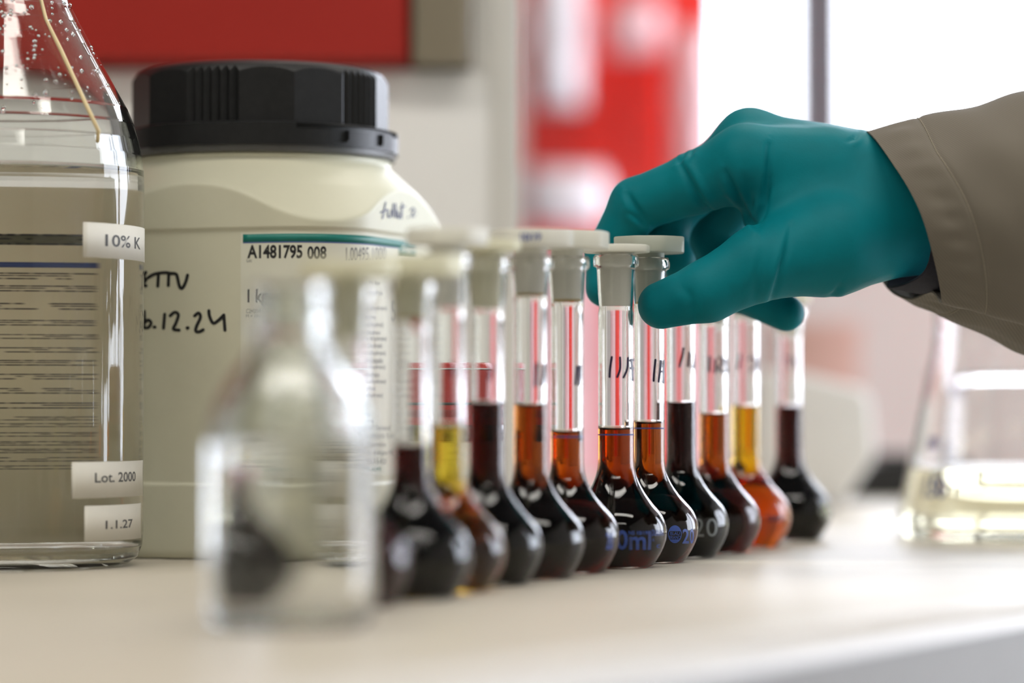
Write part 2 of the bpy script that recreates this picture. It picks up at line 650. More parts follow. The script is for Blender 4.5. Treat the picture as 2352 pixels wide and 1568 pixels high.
# tall red cabinet far behind the flasks with pale film bags hanging in front of it
ZR = 2900
rx0, rx1 = XZ(1196, ZR), XZ(1655, ZR)
rcab = root('storage_cabinet', 'tall bright red storage cabinet far behind the flasks beside the window', 'cabinet', ((rx0 + rx1) / 2, ZR, ZF))
hw = (rx1 - rx0) / 2
box_obj('body', -hw, hw, 20, 360, 0, 1620, 'bright_red', rcab, bev=4)
box_obj('door', -hw + 1, -1, 0, 19, 1112, 1618, 'bright_red', rcab, bev=3)
box_obj('door', 1, hw - 1, 0, 19, 1112, 1618, 'bright_red', rcab, bev=3)
rm0, rm1 = XZ(1388, ZR) - (rx0 + rx1) / 2, XZ(1535, ZR) - (rx0 + rx1) / 2
box_obj('lower_door', -hw + 1, rm0 - 1, 0, 19, 10, 1110, 'pink_film', rcab, bev=3)
box_obj('lower_door', rm0, rm1 - 1, 0, 19, 10, 1110, 'bright_red', rcab, bev=3)
box_obj('lower_door', rm1, hw - 1, 0, 19, 10, 1110, 'pink_film', rcab, bev=3)


def pillow(name, px0, px1, py0, py1, Z, th, mat, label, group, seed):
    """soft filled film bag: inflated grid"""
    a = P(px0, py1, Z)
    b = P(px1, py0, Z)
    w, h = b.x - a.x, b.z - a.z
    n = 16
    rnd = random.Random(seed)
    ph = [rnd.uniform(0, 6) for _ in range(4)]
    V, F = [], []
    for side in (-1, 1):
        for j in range(n + 1):
            for i in range(n + 1):
                u, v = i / n * 2 - 1, j / n * 2 - 1
                e = (max(0, 1 - abs(u) ** 3) * max(0, 1 - abs(v) ** 3)) ** 0.6
                wob = 1 + 0.05 * math.sin(5 * v + ph[0]) + 0.04 * math.sin(9 * v + ph[1])
                dep = th * e * (1 + 0.12 * math.sin(7 * u + ph[2]) * math.sin(6 * v + ph[3]))
                V.append((u * w / 2 * wob * (1 - 0.08 * v * v), side * dep, (v + 1) / 2 * h))
    m = (n + 1) ** 2
    for s_ in range(2):
        for j in range(n):
            for i in range(n):
                q = s_ * m + j * (n + 1) + i
                F.append((q, q + 1, q + n + 2, q + n + 1))
    c = ((a.x + b.x) / 2, Z, a.z)
    r = root(name, label, 'bag', c, group)
    mesh_obj('film', V, F, mat, r)
    hk = tube([(0, 0, h * 0.98), (0, 0, h * 1.06), (0, 12, h * 1.09), (0, 40, h * 1.09)], 2.0, 8)
    mesh_obj('hook', hk[0], hk[1], 'frame_grey', r)
    return r


BG = 'film bags hanging on the red cabinet'
pillow('film_bag', 1225, 1345, -80, 250, ZR - 60, 26, 'white_film', 'tall whitish film bag hanging at the left of the red cabinet', BG, 1)
pillow('film_bag', 1395, 1525, 0, 130, ZR - 60, 24, 'pink_film', 'small pink film bag hanging high on the red cabinet', BG, 2)
pillow('film_bag', 1205, 1400, 385, 520, ZR - 60, 24, 'white_film', 'wide whitish film bag low on the red cabinet left of the gloved finger', BG, 3)
pillow('film_bag', 1545, 1645, 60, 420, ZR - 60, 20, 'pink_film', 'tall pink film bag at the cabinet edge nearest the window', BG, 4)

# white instrument with black foot behind the last flask
ZI = 1650
prof = [P(px, py, ZI) for px, py in ((1740, 850), (1850, 858), (1985, 893), (2003, 915), (2006, 960), (2012, 1050), (1940, 1158), (1740, 1164))]
zmin = 3
V, F = [], []
for y in (ZI, ZI + 130):
    for p in prof:
        V.append((p.x, y, max(p.z, zmin)))
n = len(prof)
F = [tuple(range(n)), tuple(range(n, 2 * n))[::-1]] + [(i, (i + 1) % n, n + (i + 1) % n, n + i) for i in range(n)]
cx = XZ(1880, ZI)
inst = root('bench_instrument', 'white bench instrument with sloping side behind the last dark flask', 'instrument', (cx, ZI, 0))
o = mesh_obj('housing', [(v[0] - cx, v[1] - ZI, v[2]) for v in V], F, 'machine_white', inst)
bv = o.modifiers.new('Bevel', 'BEVEL')
bv.width = 0.004
bv.segments = 3
for fx in (XZ(1760, ZI), XZ(1900, ZI)):
    for fy in (15, 110):
        V, F = lathe([(0, 0), (6, 0), (6, 5), (0, 5)], 20, (fx - cx, fy))
        mesh_obj('foot', V, F, 'black_rubber', inst)
bb = root('tool_block', 'low black block lying on the bench between the instrument and the conical flask', 'block', (XZ(2040, ZI + 150), ZI + 150, 0))
V, F = [], []
pr = [(-26, 0), (-22, 10), (-9, 22), (9, 26), (34, 25), (40, 18), (40, 0)]
for y in (0, 60):
    V += [(p[0], y, p[1]) for p in pr]
n = len(pr)
F = [tuple(range(n)), tuple(range(n, 2 * n))[::-1]] + [(i, (i + 1) % n, n + (i + 1) % n, n + i) for i in range(n)]
mesh_obj('body', V, F, 'black_rubber', bb, smooth=False)
box_obj('grip', -5, 30, 8, 52, 25.5, 28, 'black_rubber', bb, bev=1)
rb = root('carton', 'blurred pale red carton behind the last dark flask', 'carton', (XZ(1890, 2050), 2050, 0))
zt = P(0, 742, 2050).z
box_obj('box', -32, 26, 0, 60, 0, zt, 'carton_pink', rb, bev=1)
box_obj('lid_flap', -32.5, 26.5, -1, 61, zt - 14, zt + 1, 'carton_pink', rb, bev=0.5)

# ------------------------------------------------------------------ square plastic jar with black cap
JX, JY = XZ(597, 1159), 1159.0
TH = math.radians(-20)
JA, JR = 61.0, 30.0


def rsq(phi, off=0.0):
    a, r = JA + off, JR + off
    c = a - r
    q = abs(((phi - TH + math.pi / 4) % (math.pi / 2)) - math.pi / 4)
    if a * math.tan(q) <= c:
        return a / math.cos(q)
    b = c * (math.cos(q) + math.sin(q))
    return b + math.sqrt(max(b * b - (2 * c * c - r * r), 0))


def smin(a, b, k):
    h = max(k - abs(a - b), 0) / k
    return min(a, b) - h * h * k * 0.25


def dome(z):
    pts = [(118, 82), (125, 73.6), (132, 67.2), (139, 61.0), (144, 55.5), (148.5, 50.6), (152, 50)]
    for (z0, r0), (z1, r1) in zip(pts[:-1], pts[1:]):
        if z <= z1:
            return r0 + (r1 - r0) * (z - z0) / (z1 - z0)
    return 50.0


def jar_r(phi, z):
    if z < 4:
        return rsq(phi) - 2.6 * (1 - math.sqrt(max(0, 1 - ((4 - z) / 4) ** 2)))
    off = 0.0
    if 27.4 < z < 122.3:
        off = -0.9 * min(1, (z - 27.4) / 1.0, (122.3 - z) / 1.2)
    r = rsq(phi, off)
    if z > 116:
        r = smin(r, dome(z), 0.9)
    return r


jar = root('plastic_jar', 'large cream square plastic jar with black screw cap and white chemical label', 'jar', (JX, JY, 0))
zs = [0, 0.5, 1, 1.8, 2.8, 4, 10, 20, 26.8, 27.4, 27.9, 28.4, 29, 40, 60, 80, 100, 116] + [116 + 0.5 * i for i in range(1, 12)] + [122.3] + [122.6 + 0.6 * i for i in range(44)] + [149.2, 150, 151.5]
V, F = radial(jar_r, zs, 384)
mesh_obj('body', V, F, 'jar_plastic', jar, angle=50)
V, F = lathe([(0, 149), (49.2, 149), (50.6, 149.6), (50.8, 150.6), (50.2, 151.4), (49, 151.6), (48.5, 160), (0, 160)], 128)
mesh_obj('neck_ring', V, F, 'jar_plastic', jar, angle=40)

# cap: faceted and ribbed sides cut by a shallow dome
capR = 49.6


def cap_side(phi):
    g = math.radians(72)
    c0 = math.radians(-16.5)
    d = ((phi - c0 + g / 2) % g) - g / 2          # from the middle of the nearest rib group
    hw_ = math.radians(12)
    if abs(d) < hw_:
        t = (d + hw_) / (2 * hw_) * 6
        f = t - math.floor(t)
        return capR - 1.5 * (1 - abs(2 * f - 1))
    e = abs(d) - hw_                               # two flat facets between rib groups
    half = (g - 2 * hw_) / 2
    m = e - half / 2
    return (capR - 0.15) * math.cos(half / 2) / math.cos(m) + 0.25


def cap_r(phi, z):
    r = cap_side(phi)
    if z > 179:
        t = (z - 179) / 7.0
        lim = capR + 0.9 - 4.0 * t ** 1.5
        r = min(r, lim)
    return r


cap = None
zs = [163.0, 163.4, 170, 178, 179] + [179 + 0.35 * i for i in range(1, 17)]
V, F = radial(cap_r, zs, 900, cap_top=False)
base = len(V) - 1 - 900
topz = zs[-1]
# domed top rings
n0 = (len(zs) - 1) * 900
prev = list(range(n0, n0 + 900))
for rr, zz in ((0.985, 185.3), (0.95, 186.0), (0.9, 186.5), (0.7, 187.1), (0.4, 187.4)):
    s = len(V)
    for i in range(900):
        a = 2 * math.pi * i / 900
        V.append((rr * 46.9 * math.sin(a), -rr * 46.9 * math.cos(a), zz))
    cur = list(range(s, s + 900))
    for i in range(900):
        j = (i + 1) % 900
        F.append((prev[i], prev[j], cur[j], cur[i]))
    prev = cur
V.append((0, 0, 187.5))
for i in range(900):
    F.append((prev[i], prev[(i + 1) % 900], len(V) - 1))
cap = mesh_obj('screw_cap', V, F, 'cap_plastic', jar, angle=14)
cap['label'] = 'black ribbed screw cap'

# tamper ring with slots and notches
ringR = 53.6


def px_phi(px, r=ringR):
    best = 0.0
    for _ in range(12):
        best = math.asin(max(-1, min(1, ((px - W / 2) / FPX * (JY - r * math.cos(best)) - JX) / r)))
    return best


slot0, slot1 = px_phi(681), px_phi(912)
nA = (px_phi(762), px_phi(800))
nB = (px_phi(849), px_phi(880))


def ring_r(phi, z):
    p = (phi + math.pi) % (2 * math.pi) - math.pi
    r = ringR
    if p < px_phi(340):
        r -= 1.2
    if z > 162.0:
        return r - 3.4 + 3.4 * min(1, (162.9 - z) / 0.9)
    if slot0 < p < slot1 and 160.2 < z < 161.7:
        return r - 1.6
    for a, b in (nA, nB):
        if a < p < b and z > 155.6 and z < 161.7:
            w = min(p - a, b - p) * ringR
            zz = z - 155.6
            if w + zz > 1.0:
                return r - 1.6
    return r


zs = [153.9, 154.05] + [154 + 0.27 * i for i in range(1, 34)]
V, F = radial(ring_r, zs, 900, cap_top=True, cap_bot=True)
mesh_obj('tamper_ring', V, F, 'cap_plastic', jar, smooth=True, angle=25)
V, F = lathe([(0, 151.4), (52.2, 151.4), (52.5, 151.8), (52.5, 154.0), (0, 154.0)], 128)
mesh_obj('lower_ring', V, F, 'cap_grey', jar, angle=40)

# --- jar surface coordinates for label, print and handwriting
N_U = (math.sin(TH + math.pi / 2), -math.cos(TH + math.pi / 2))
N_N = (math.sin(TH), -math.cos(TH))


def jar_pt(s, z, off=0.0, panel=True):
    o = (-0.9 if panel else 0.0) + off
    a, r = JA + o, JR + o
    c = a - r
    q = 0.5 * math.pi * r
    if s < -c - q:
        lx, ln = -a, c - (-s - c - q)
    elif s < -c:
        t = (-s - c) / r
        lx, ln = -c - r * math.sin(t), c + r * math.cos(t)
    elif s <= c:
        lx, ln = s, a
    elif s <= c + q:
        t = (s - c) / r
        lx, ln = c + r * math.sin(t), c + r * math.cos(t)
    else:
        lx, ln = a, c - (s - c - q)
    return Vector((JX + N_U[0] * lx + N_N[0] * ln, JY + N_U[1] * lx + N_N[1] * ln, z))


_ss = np.linspace(-75, 120, 1600)
_sx = np.array([proj(jar_pt(s, 80.0))[0] for s in _ss])
_k = np.argmax(_sx)
_ss, _sx = _ss[:_k], _sx[:_k]
_o = np.maximum.accumulate(_sx)


def jar_uv(px, py):
    s = float(np.interp(px, _o, _ss))
    p = jar_pt(s, 80.0)
    z = P(px, py, p.y).z
    return s, z


def jar_map(V2, off, panel=True):
    """pixels on the photographed jar face -> jar frame points"""
    out = []
    for x, y in V2:
        s, z = jar_uv(x, y)
        p = jar_pt(s, z, off, panel)
        out.append((p.x - JX, p.y - JY, z))
    return out


def jar_sheet(px0, px1, ztop, zbot, off, th=0.0, n=48, panel=True):
    return jar_sheet_s(jar_uv(px0, 800)[0], jar_uv(px1, 800)[0], ztop, zbot, off, n, panel)


def jar_sheet_s(s0, s1, ztop, zbot, off, n=48, panel=True):
    V, F = [], []
    for k, o_ in enumerate((off, off + 0.08)):
        for i in range(n + 1):
            s = s0 + (s1 - s0) * i / n
            for z in (zbot, ztop):
                p = jar_pt(s, z, o_, panel)
                V.append((p.x - JX, p.y - JY, z))
    m = 2 * (n + 1)
    for i in range(n):
        a = 2 * i
        F.append((a, a + 1, a + 3, a + 2))
        F.append((m + a, m + a + 2, m + a + 3, m + a + 1))
        F.append((a, a + 2, m + a + 2, m + a))
        F.append((a + 1, m + a + 1, m + a + 3, a + 3))
    F.append((0, m, m + 1, 1))
    F.append((2 * n, 2 * n + 1, m + 2 * n + 1, m + 2 * n))
    return V, F


zA = jar_uv(558, 538)[1]
zB = jar_uv(558, 556)[1]
zE = jar_uv(560, 1095)[1]
V, F = jar_sheet(553, 1008, zA + 0.6, zE, 0.03)
lab = mesh_obj('chemical_label', V, F, 'paper', jar, angle=60)
lab['label'] = 'pale printed label wrapped around the jar corner'
V, F = jar_sheet(558, 1008, zA, zB, 0.12)
mesh_obj('green_bar', V, F, 'ink_green', lab)
V, F = jar_sheet(916, 1008, zB + 0.5, jar_uv(930, 592)[1], 0.14)
mesh_obj('green_panel', V, F, 'ink_green', lab)
V, F = jar_sheet(558, 916, zB - 0.05, zB - 0.38, 0.12)
mesh_obj('blue_rule', V, F, 'ink_blue', lab)


def jar_print(name, items, mat, off=0.16):
    parts = []
    for it in items:
        s_, x0, x1, y0, y1 = it[:5]
        b_ = it[5] if len(it) > 5 else 0.0
        V2, F2 = text_fit(s_, x0, x1, y1, y0, b_)
        parts.append((jar_map(V2, off), F2))
    V, F = merge(parts)
    return mesh_obj(name, V, F, mat, lab, smooth=False, fix=False)


jar_print('lot_number', [('A1481795', 568, 695, 562, 594, 0.032), ('008', 706, 750, 565, 596, 0.028), ('1 kg', 569, 616, 664, 704, 0.03)], 'ink_black')
jar_print('article_number', [('1.00495.1000', 795, 886, 568, 600, 0.0)], 'ink_grey')
jar_print('storage_temperature', [('5°C', 718, 734, 727, 740)], 'ink_grey')
jar_print('small_print', [('Lot:', 567, 579, 594, 602), ('C2H2O4 * 2 H2O', 566, 636, 709, 719), ('M = 126.07 g/mol', 566, 636, 722, 731)], 'ink_grey')
lines = [('Reag. Ph Eur', 822, 873, 644, 657), ('Oxalic acid dihydrate', 800, 879, 667, 680), ('(Oxalic acid dihydrate)', 796, 889, 702, 715),
         ('Dihydrat', 836, 862, 724, 735), ('(Oxals\u00e4ure-Dihydrat)', 800, 880, 740, 753), ('\u00c1cido dihidrato', 815, 873, 756, 768),
         ('(oxalic acid dihydrate)', 800, 888, 772, 785), ('oxalique dihydrat\u00e9', 806, 877, 788, 802), ('(oxalic acid dihydrate)', 798, 886, 805, 818),
         ('ox\u00e1lico dihidratado', 804, 879, 821, 834), ('(oxalic acid dihydrate)', 797, 885, 837, 850), ('dihidrato', 837, 871, 854, 866),
         ('(oxalic acid dihydrate)', 799, 887, 870, 883), ('dihydraat', 830, 862, 887, 899), ('(oxalic acid dihydrate)', 790, 879, 902, 915),
         ('Germany', 820, 850, 946, 958), ('6153-56-6', 815, 857, 961, 972), ('KGaA, 64271 Darmstadt', 812, 899, 977, 989),
         ('Tel. +49(0)6151 72-2440', 834, 912, 996, 1009), ('EMD Millipore Corporation', 792, 886, 1015, 1028),
         ('400 Summit Drive, Burlington MA', 790, 906, 1034, 1047), ('+1-978-715-4321', 826, 888, 1053, 1065)]
jar_print('ingredient_lines', lines, 'ink_grey')
jar_print('web_address', [('sigmaaldrich.com', 786, 874, 1070, 1084, 0.012)], 'ink_green')
jar_print('brand_word', [('Sigma', 922, 966, 564, 584, 0.01)], 'paper', 0.3)
jar_print('side_digits', [('50', 900, 930, 690, 738, 0.01), ('3', 903, 915, 640, 668, 0.01)], 'ink_pale')
sideb = []
for k in range(9):
    y = 832 + k * 19
    sideb.append(('mmmmmmmmm', 915, 948 + (k * 7) % 14, y, y + 7))
sb = []
for it in sideb:
    V, F = jar_sheet(it[1], it[2], jar_uv(930, it[3])[1], jar_uv(930, it[4])[1], 0.13, n=12)
    sb.append((V, F))
V, F = merge(sb)
mesh_obj('side_lines', V, F, 'ink_grey', lab)
# thermometer symbol
V2, F2 = ribbon2d([(744, 714), (744, 734)], 5)
V3, F3 = ribbon2d([(744, 738)], 9)
V4, F4 = ribbon2d([(733, 735), (740, 728), (748, 722), (754, 716)], 1.6)
V, F = merge([(jar_map(V2, 0.16), F2), (jar_map(V3, 0.16), F3), (jar_map(V4, 0.16), F4)])
mesh_obj('thermometer_symbol', V, F, 'ink_pale', lab, smooth=False, fix=False)


def strokes(name, sts, w, mat, parent, mapper, off=0.15):
    parts = []
    for k, st in enumerate(sts):
        V2, F2 = ribbon2d(st, w * 1.25)
        parts.append((mapper(V2, off + 0.01 * (k % 3)), F2))
    V, F = merge(parts)
    return mesh_obj(name, V, F, mat, parent, smooth=False, fix=False)


z1 = lambda l: [(x / 2.24, y / 2.24) for x, y in l]
z2 = lambda l: [(x / 2.24, 650 + y / 2.24) for x, y in l]
z4 = lambda l: [(250 + x / 2.94, 100 + y / 2.94) for x, y in l]
w1 = [z1(l) for l in ([(690, 1412), (700, 1440), (690, 1475)], [(750, 1400), (738, 1430), (752, 1436), (736, 1462), (752, 1470)],
                      [(762, 1428), (795, 1410), (850, 1402), (882, 1408)], [(815, 1412), (812, 1472)], [(868, 1410), (866, 1468)],
                      [(882, 1406), (906, 1410), (914, 1430), (924, 1472), (938, 1482), (955, 1452), (965, 1415)])]
w2 = [z2(l) for l in ([(742, 145), (744, 190), (742, 226), (764, 228), (778, 205), (764, 190), (748, 200)], [(796, 226)], [(848, 160), (842, 232)],
                      [(876, 168), (900, 150), (918, 164), (906, 205), (893, 236), (922, 242)], [(966, 230)],
                      [(1002, 168), (1022, 154), (1032, 176), (1012, 222), (1008, 246), (1026, 250), (1046, 240)],
                      [(1075, 142), (1079, 172), (1098, 206), (1126, 190), (1152, 164)], [(1152, 164), (1158, 242)])]
strokes('marker_writing', w1 + w2, 6.0, 'ink_black', jar, lambda V, o_: jar_map(V, o_))
w3 = [z4(l) for l in ([(1862, 1075), (1852, 1130), (1842, 1182)], [(1828, 1142), (1876, 1122)], [(1876, 1130), (1880, 1172), (1898, 1166), (1902, 1128)],
                      [(1914, 1085), (1915, 1172)], [(1930, 1085), (1932, 1176)], [(1942, 1132), (1948, 1180), (1960, 1170), (1966, 1140)],
                      [(1975, 1080), (1970, 1182)], [(1958, 1112), (1992, 1100)], [(2012, 1176)],
                      [(2030, 1130), (2048, 1112), (2056, 1132), (2036, 1166), (2058, 1166)], [(2080, 1105), (2072, 1150), (2084, 1164), (2092, 1145), (2076, 1140)],
                      [(2112, 1100), (2114, 1165)], [(2150, 1135), (2190, 1125)])]
strokes('pen_writing', w3, 2.6, 'ink_pen', jar, lambda V, o_: jar_map(V, o_, panel=False))

# ------------------------------------------------------------------ reagent bottle at the left edge
BX, BY, BR = XZ(10, 1065), 1065.0, 49.4
bot = root('reagent_bottle', 'large clear glass reagent bottle of clear liquid at the left edge', 'bottle', (BX, BY, 0))
outp = [(0, 2.5), (30, 2.2), (38, 0.6), (41, 0), (44, 0.7), (47.3, 3), (49.0, 7), (49.4, 12), (49.4, 136), (49.2, 141), (48.6, 146), (47.4, 151.5), (45.6, 157.5), (43.3, 163),
        (37, 174.3), (30.5, 185.8), (26, 194), (23.6, 199), (22.2, 204), (21.8, 209), (21.8, 232), (23.4, 233), (23.6, 236), (22, 237.5)]
inp = [(19.4, 237), (19.0, 232), (19.0, 209), (19.6, 204), (21.2, 198.4), (23.8, 192.8), (28.3, 184.5), (34.9, 173), (41.2, 161.8), (43.4, 156.6), (45.1, 151),
       (46.3, 145.6), (46.8, 141), (46.9, 140.2), (46.0, 139.2), (43, 138.7), (0, 138.6)]
V, F = lathe(outp + inp, 144)
mesh_obj('glass', V, F, 'bottle_glass', bot)
V, F = lathe([(0, 6), (36, 5.5), (42, 4.5), (45.3, 6), (46.6, 10), (46.9, 14), (46.9, 136), (46.88, 140.1), (46.0, 139.15), (43, 138.65), (0, 138.55)], 144)
mesh_obj('clear_liquid', V, F, 'water', bot)


def cyl_patch(a0, a1, z0, z1, r, th=0.1, n=24):
    V, F = [], []
    for rr in (r, r + th):
        for i in range(n + 1):
            a = a0 + (a1 - a0) * i / n
            for z in (z0, z1):
                V.append((rr * math.sin(a), -rr * math.cos(a), z))
    m = 2 * (n + 1)
    for i in range(n):
        a = 2 * i
        F.append((a, a + 2, a + 3, a + 1))
        F.append((m + a, m + a + 1, m + a + 3, m + a + 2))
        F.append((a, m + a, m + a + 2, a + 2))
        F.append((a + 1, a + 3, m + a + 3, m + a + 1))
    F.append((0, 1, m + 1, m))
    F.append((2 * n, m + 2 * n, m + 2 * n + 1, 2 * n + 1))
    return V, F


def cyl_text(items, r, mat, name, parent, mirror=False):
    """items: (text, a0, a1, z0, z1, bold)"""
    parts = []
    for s_, a0, a1, z0, z1, b_ in items:
        V2, F2 = text_fit(s_, a0, a1, z0, z1, b_)
        parts.append(([(r * math.sin(a), -r * math.cos(a), z) for a, z in V2], F2))
    V, F = merge(parts)
    return mesh_obj(name, V, F, mat, parent, smooth=False, fix=False)


def cyl_z(py, Z):
    return P(0, py, Z).z


rad = math.radians
# added sheet behind the bottle, standing in for the jar's label refracted in it
bl0, bl1 = math.pi - rad(10.2), math.pi + rad(66)
zy = lambda y: cyl_z(y, BY + BR)
V, F = cyl_patch(math.pi - rad(40), bl1, zy(1240), zy(440), BR + 0.35, 0.12, 40)
bl = mesh_obj('jar_refraction_sheet', V, F, 'refraction_paper', bot)
bl['label'] = 'added print sheet on the far side, standing in for the refracted jar label'
rnd = random.Random(5)
rows = [(640, 14), (668, 13), (708, 14), (745, 12), (776, 10), (806, 11), (835, 12), (866, 12), (898, 12), (931, 13), (960, 8), (975, 8), (996, 9), (1016, 9), (1033, 9), (1052, 9), (1070, 8)]


def streaks(y, h_):
    out = []
    for yy, hh, gap in ((y - h_ * 0.42, h_ * 0.2, 0.1), (y + h_ * 0.42, h_ * 0.2, 0.1), (y - h_ * 0.05, h_ * 0.16, 0.45)):
        a = bl0 + rnd.uniform(0, 0.012)
        while a < bl1 - 0.05:
            w = rnd.uniform(0.02, 0.10)
            if rnd.random() > gap:
                out.append(cyl_patch(a, min(a + w, bl1 - 0.04), zy(yy + hh / 2), zy(yy - hh / 2), BR + 0.2, 0.05, 3))
            a += w + rnd.uniform(0.003, 0.012)
    return out


parts = []
for y, h_ in rows:
    parts += streaks(y, h_)
V, F = merge(parts)
o = mesh_obj('text_rows', V, F, 'ink_olive', bl)
o['kind'] = 'stuff'
V, F = cyl_patch(bl0, bl1 - 0.03, zy(570), zy(547), BR + 0.24, 0.05, 40)
hb = mesh_obj('heading_band', V, F, 'ink_tan', bl)
V, F = merge(streaks(558, 24))
mesh_obj('heading_row', V, F, 'ink_olive', bl)
V, F = cyl_patch(bl0, bl1 - 0.03, zy(621), zy(609), BR + 0.2, 0.05, 40)
mesh_obj('blue_rule', V, F, 'ink_blue', bl)

# white stickers on the right flank


def bot_phi(px):
    return math.asin(max(-1, min(1, (px - 10) / FPX * (BY - 25) / BR)))


for k, (x0, x1, y0, y1, txt, tx0, tx1, ty0, ty1, sk) in enumerate(((228, 331, 513, 593, '10% K', 272, 327, 538, 566, 0), (207, 325, 1060, 1143, 'Lot. 2000', 253, 318, 1085, 1108, -6), (233, 318, 1160, 1242, '1.1.27', 274, 312, 1195, 1215, -8))):
    Zs = BY - BR * math.cos(bot_phi((x0 + x1) / 2))
    V, F = cyl_patch(bot_phi(x0), min(bot_phi(x1) + 0.25, rad(112)), cyl_z(y1, Zs), cyl_z(y0, Zs), BR + 0.08, 0.12, 20)
    st = mesh_obj('sticker', V, F, 'sticker', bot)
    cyl_text([(txt, bot_phi(tx0), bot_phi(tx1) + 0.1, cyl_z(ty1, Zs), cyl_z(ty0, Zs), 0.015)], BR + 0.26, 'ink_grey', 'sticker_text', st)

# yellow cord hanging inside the shoulder, droplets under the shoulder
pts = []
for px, py, Z in ((60, -160, 1060), (78, -60, 1052), (105, 45, 1045), (140, 115, 1041), (170, 180, 1037), (200, 245, 1031), (212, 270, 1029), (226, 300, 1029), (224, 326, 1031)):
    p = P(px, py, Z)
    pts.append((p.x - BX, p.y - BY, p.z))
V, F = tube(pts, 0.75, 8)
mesh_obj('yellow_cord', V, F, 'cord_yellow', bot)
rnd = random.Random(11)


def interp(prof, z):
    for (r0, z0), (r1, z1) in zip(prof[:-1], prof[1:]):
        if min(z0, z1) <= z <= max(z0, z1) and abs(z1 - z0) > 1e-6:
            return r0 + (r1 - r0) * (z - z0) / (z1 - z0)
    return prof[-1][0]


parts = []
for k in range(170):
    a = rnd.uniform(-1.3, 1.5)
    z = rnd.uniform(160, 205)
    r = interp(outp[13:20], z) - 0.1
    sz = rnd.uniform(0.35, 1.1)
    bm = bmesh.new()
    bmesh.ops.create_icosphere(bm, subdivisions=1, radius=1)
    parts.append(([(r * math.sin(a) + v.co.x * sz, -r * math.cos(a) + v.co.y * sz * 0.6, z + v.co.z * sz) for v in bm.verts], [[v.index for v in f.verts] for f in bm.faces]))
    bm.free()
V, F = merge(parts)
glass('drop_glass', 1.33)
o = mesh_obj('water_droplets', V, F, 'drop_glass', bot)
o['kind'] = 'stuff'

# ------------------------------------------------------------------ small bottle in the near foreground
SBX, SBY = XZ(668, 770), 770.0
sbt = root('small_bottle', 'small open clear glass bottle out of focus in the near foreground', 'bottle', (SBX, SBY, 0))
outp2 = [(0, 1.2), (14, 1.0), (17, 0), (19, 0.4), (20.8, 2), (21.5, 5), (21.5, 46), (21.1, 51), (19.9, 56), (17.8, 60.6), (14.9, 64.8), (11.9, 68.2), (10.0, 71.2), (9.3, 74), (9.1, 76),
         (10.3, 77.2), (10.6, 79), (9.3, 80.2), (9.2, 86), (10.0, 87), (9.8, 88)]
inp2 = [(7.4, 88), (7.3, 75), (8.2, 71), (10.3, 67), (13.4, 63), (16.2, 59), (18.2, 54.8), (19.4, 50.6), (19.7, 48.9), (19.2, 48.2), (17, 47.8), (0, 47.75)]
V, F = lathe(outp2 + inp2, 96)
mesh_obj('glass', V, F, 'bottle_glass', sbt)
V, F = lathe([(0, 3.5), (14, 3.2), (18, 3), (19.3, 4.5), (19.8, 7), (19.8, 46), (19.65, 48.8), (19.2, 48.15), (17, 47.75), (0, 47.7)], 96)
mesh_obj('clear_liquid', V, F, 'water', sbt)
cyl_text([('50 ml', rad(-16), rad(30), 36, 41, 0.01), ('100', rad(-14), rad(12), 24.5, 29, 0.01)], 21.6, 'ink_frost', 'volume_print', sbt)

# ------------------------------------------------------------------ volumetric flasks
BODY = [(11.3, 0), (12.6, 0.6), (14.2, 2.6), (15.6, 4.8), (16.8, 7.2), (17.6, 9.6), (17.9, 11.8), (17.75, 14.2), (17.1, 16.6), (15.9, 18.9), (14.6, 20.6), (13.2, 22.2), (11.3, 24.6), (9.7, 26.9),
        (8.4, 29.2), (7.4, 31.6), (6.75, 34), (6.4, 36.4), (6.3, 39)]


def smooth_prof(prof, k=2):
    out = []
    n = len(prof)
    for i in range(n - 1):
        p0, p1, p2, p3 = prof[max(i - 1, 0)], prof[i], prof[i + 1], prof[min(i + 2, n - 1)]
        for t in [j / k for j in range(k)]:
            out.append(tuple(0.5 * (2 * p1[c] + (p2[c] - p0[c]) * t + (2 * p0[c] - 5 * p1[c] + 4 * p2[c] - p3[c]) * t * t + (3 * p1[c] - p0[c] - 3 * p2[c] + p3[c]) * t ** 3) for c in (0, 1)))
    out.append(prof[-1])
    return out


BODY_S = smooth_prof(BODY, 2)


def inset(prof, d):
    out = []
    n = len(prof)
    for i, (r, z) in enumerate(prof):
        a, b = prof[max(i - 1, 0)], prof[min(i + 1, n - 1)]
        tx, tz = b[0] - a[0], b[1] - a[1]
        l = math.hypot(tx, tz) or 1
        out.append((r - tz / l * d, z + tx / l * d))
    return out


def octo_plate(r, z0, z1, tilt=0.0, rot=0.0, sides=8, bev=0.5):
    """flat stopper head: polygon with rounded corners and edges"""
    pts = []
    for k in range(sides):
        a = 2 * math.pi * k / sides + rot
        for d in (-0.13, -0.05, 0.05, 0.13):
            rr = r * (1.0 - 0.9 * d * d)
            pts.append((rr * math.cos(a + d), rr * math.sin(a + d)))
    n = len(pts)
    V, F = [], []
    rings = [(1 - bev * 1.0 / r, z0), (1 - bev * 0.3 / r, z0 + bev * 0.3), (1, z0 + bev), (1, z1 - bev), (1 - bev * 0.3 / r, z1 - bev * 0.3), (1 - bev / r, z1)]
    for s_, z in rings:
        for x, y in pts:
            V.append((x * s_, y * s_, z + tilt * x))
    for k in range(len(rings) - 1):
        for i in range(n):
            j = (i + 1) % n
            F.append((k * n + i, k * n + j, (k + 1) * n + j, (k + 1) * n + i))
    F.append(tuple(range(n))[::-1])
    F.append(tuple(range((len(rings) - 1) * n, len(rings) * n)))
    return V, F


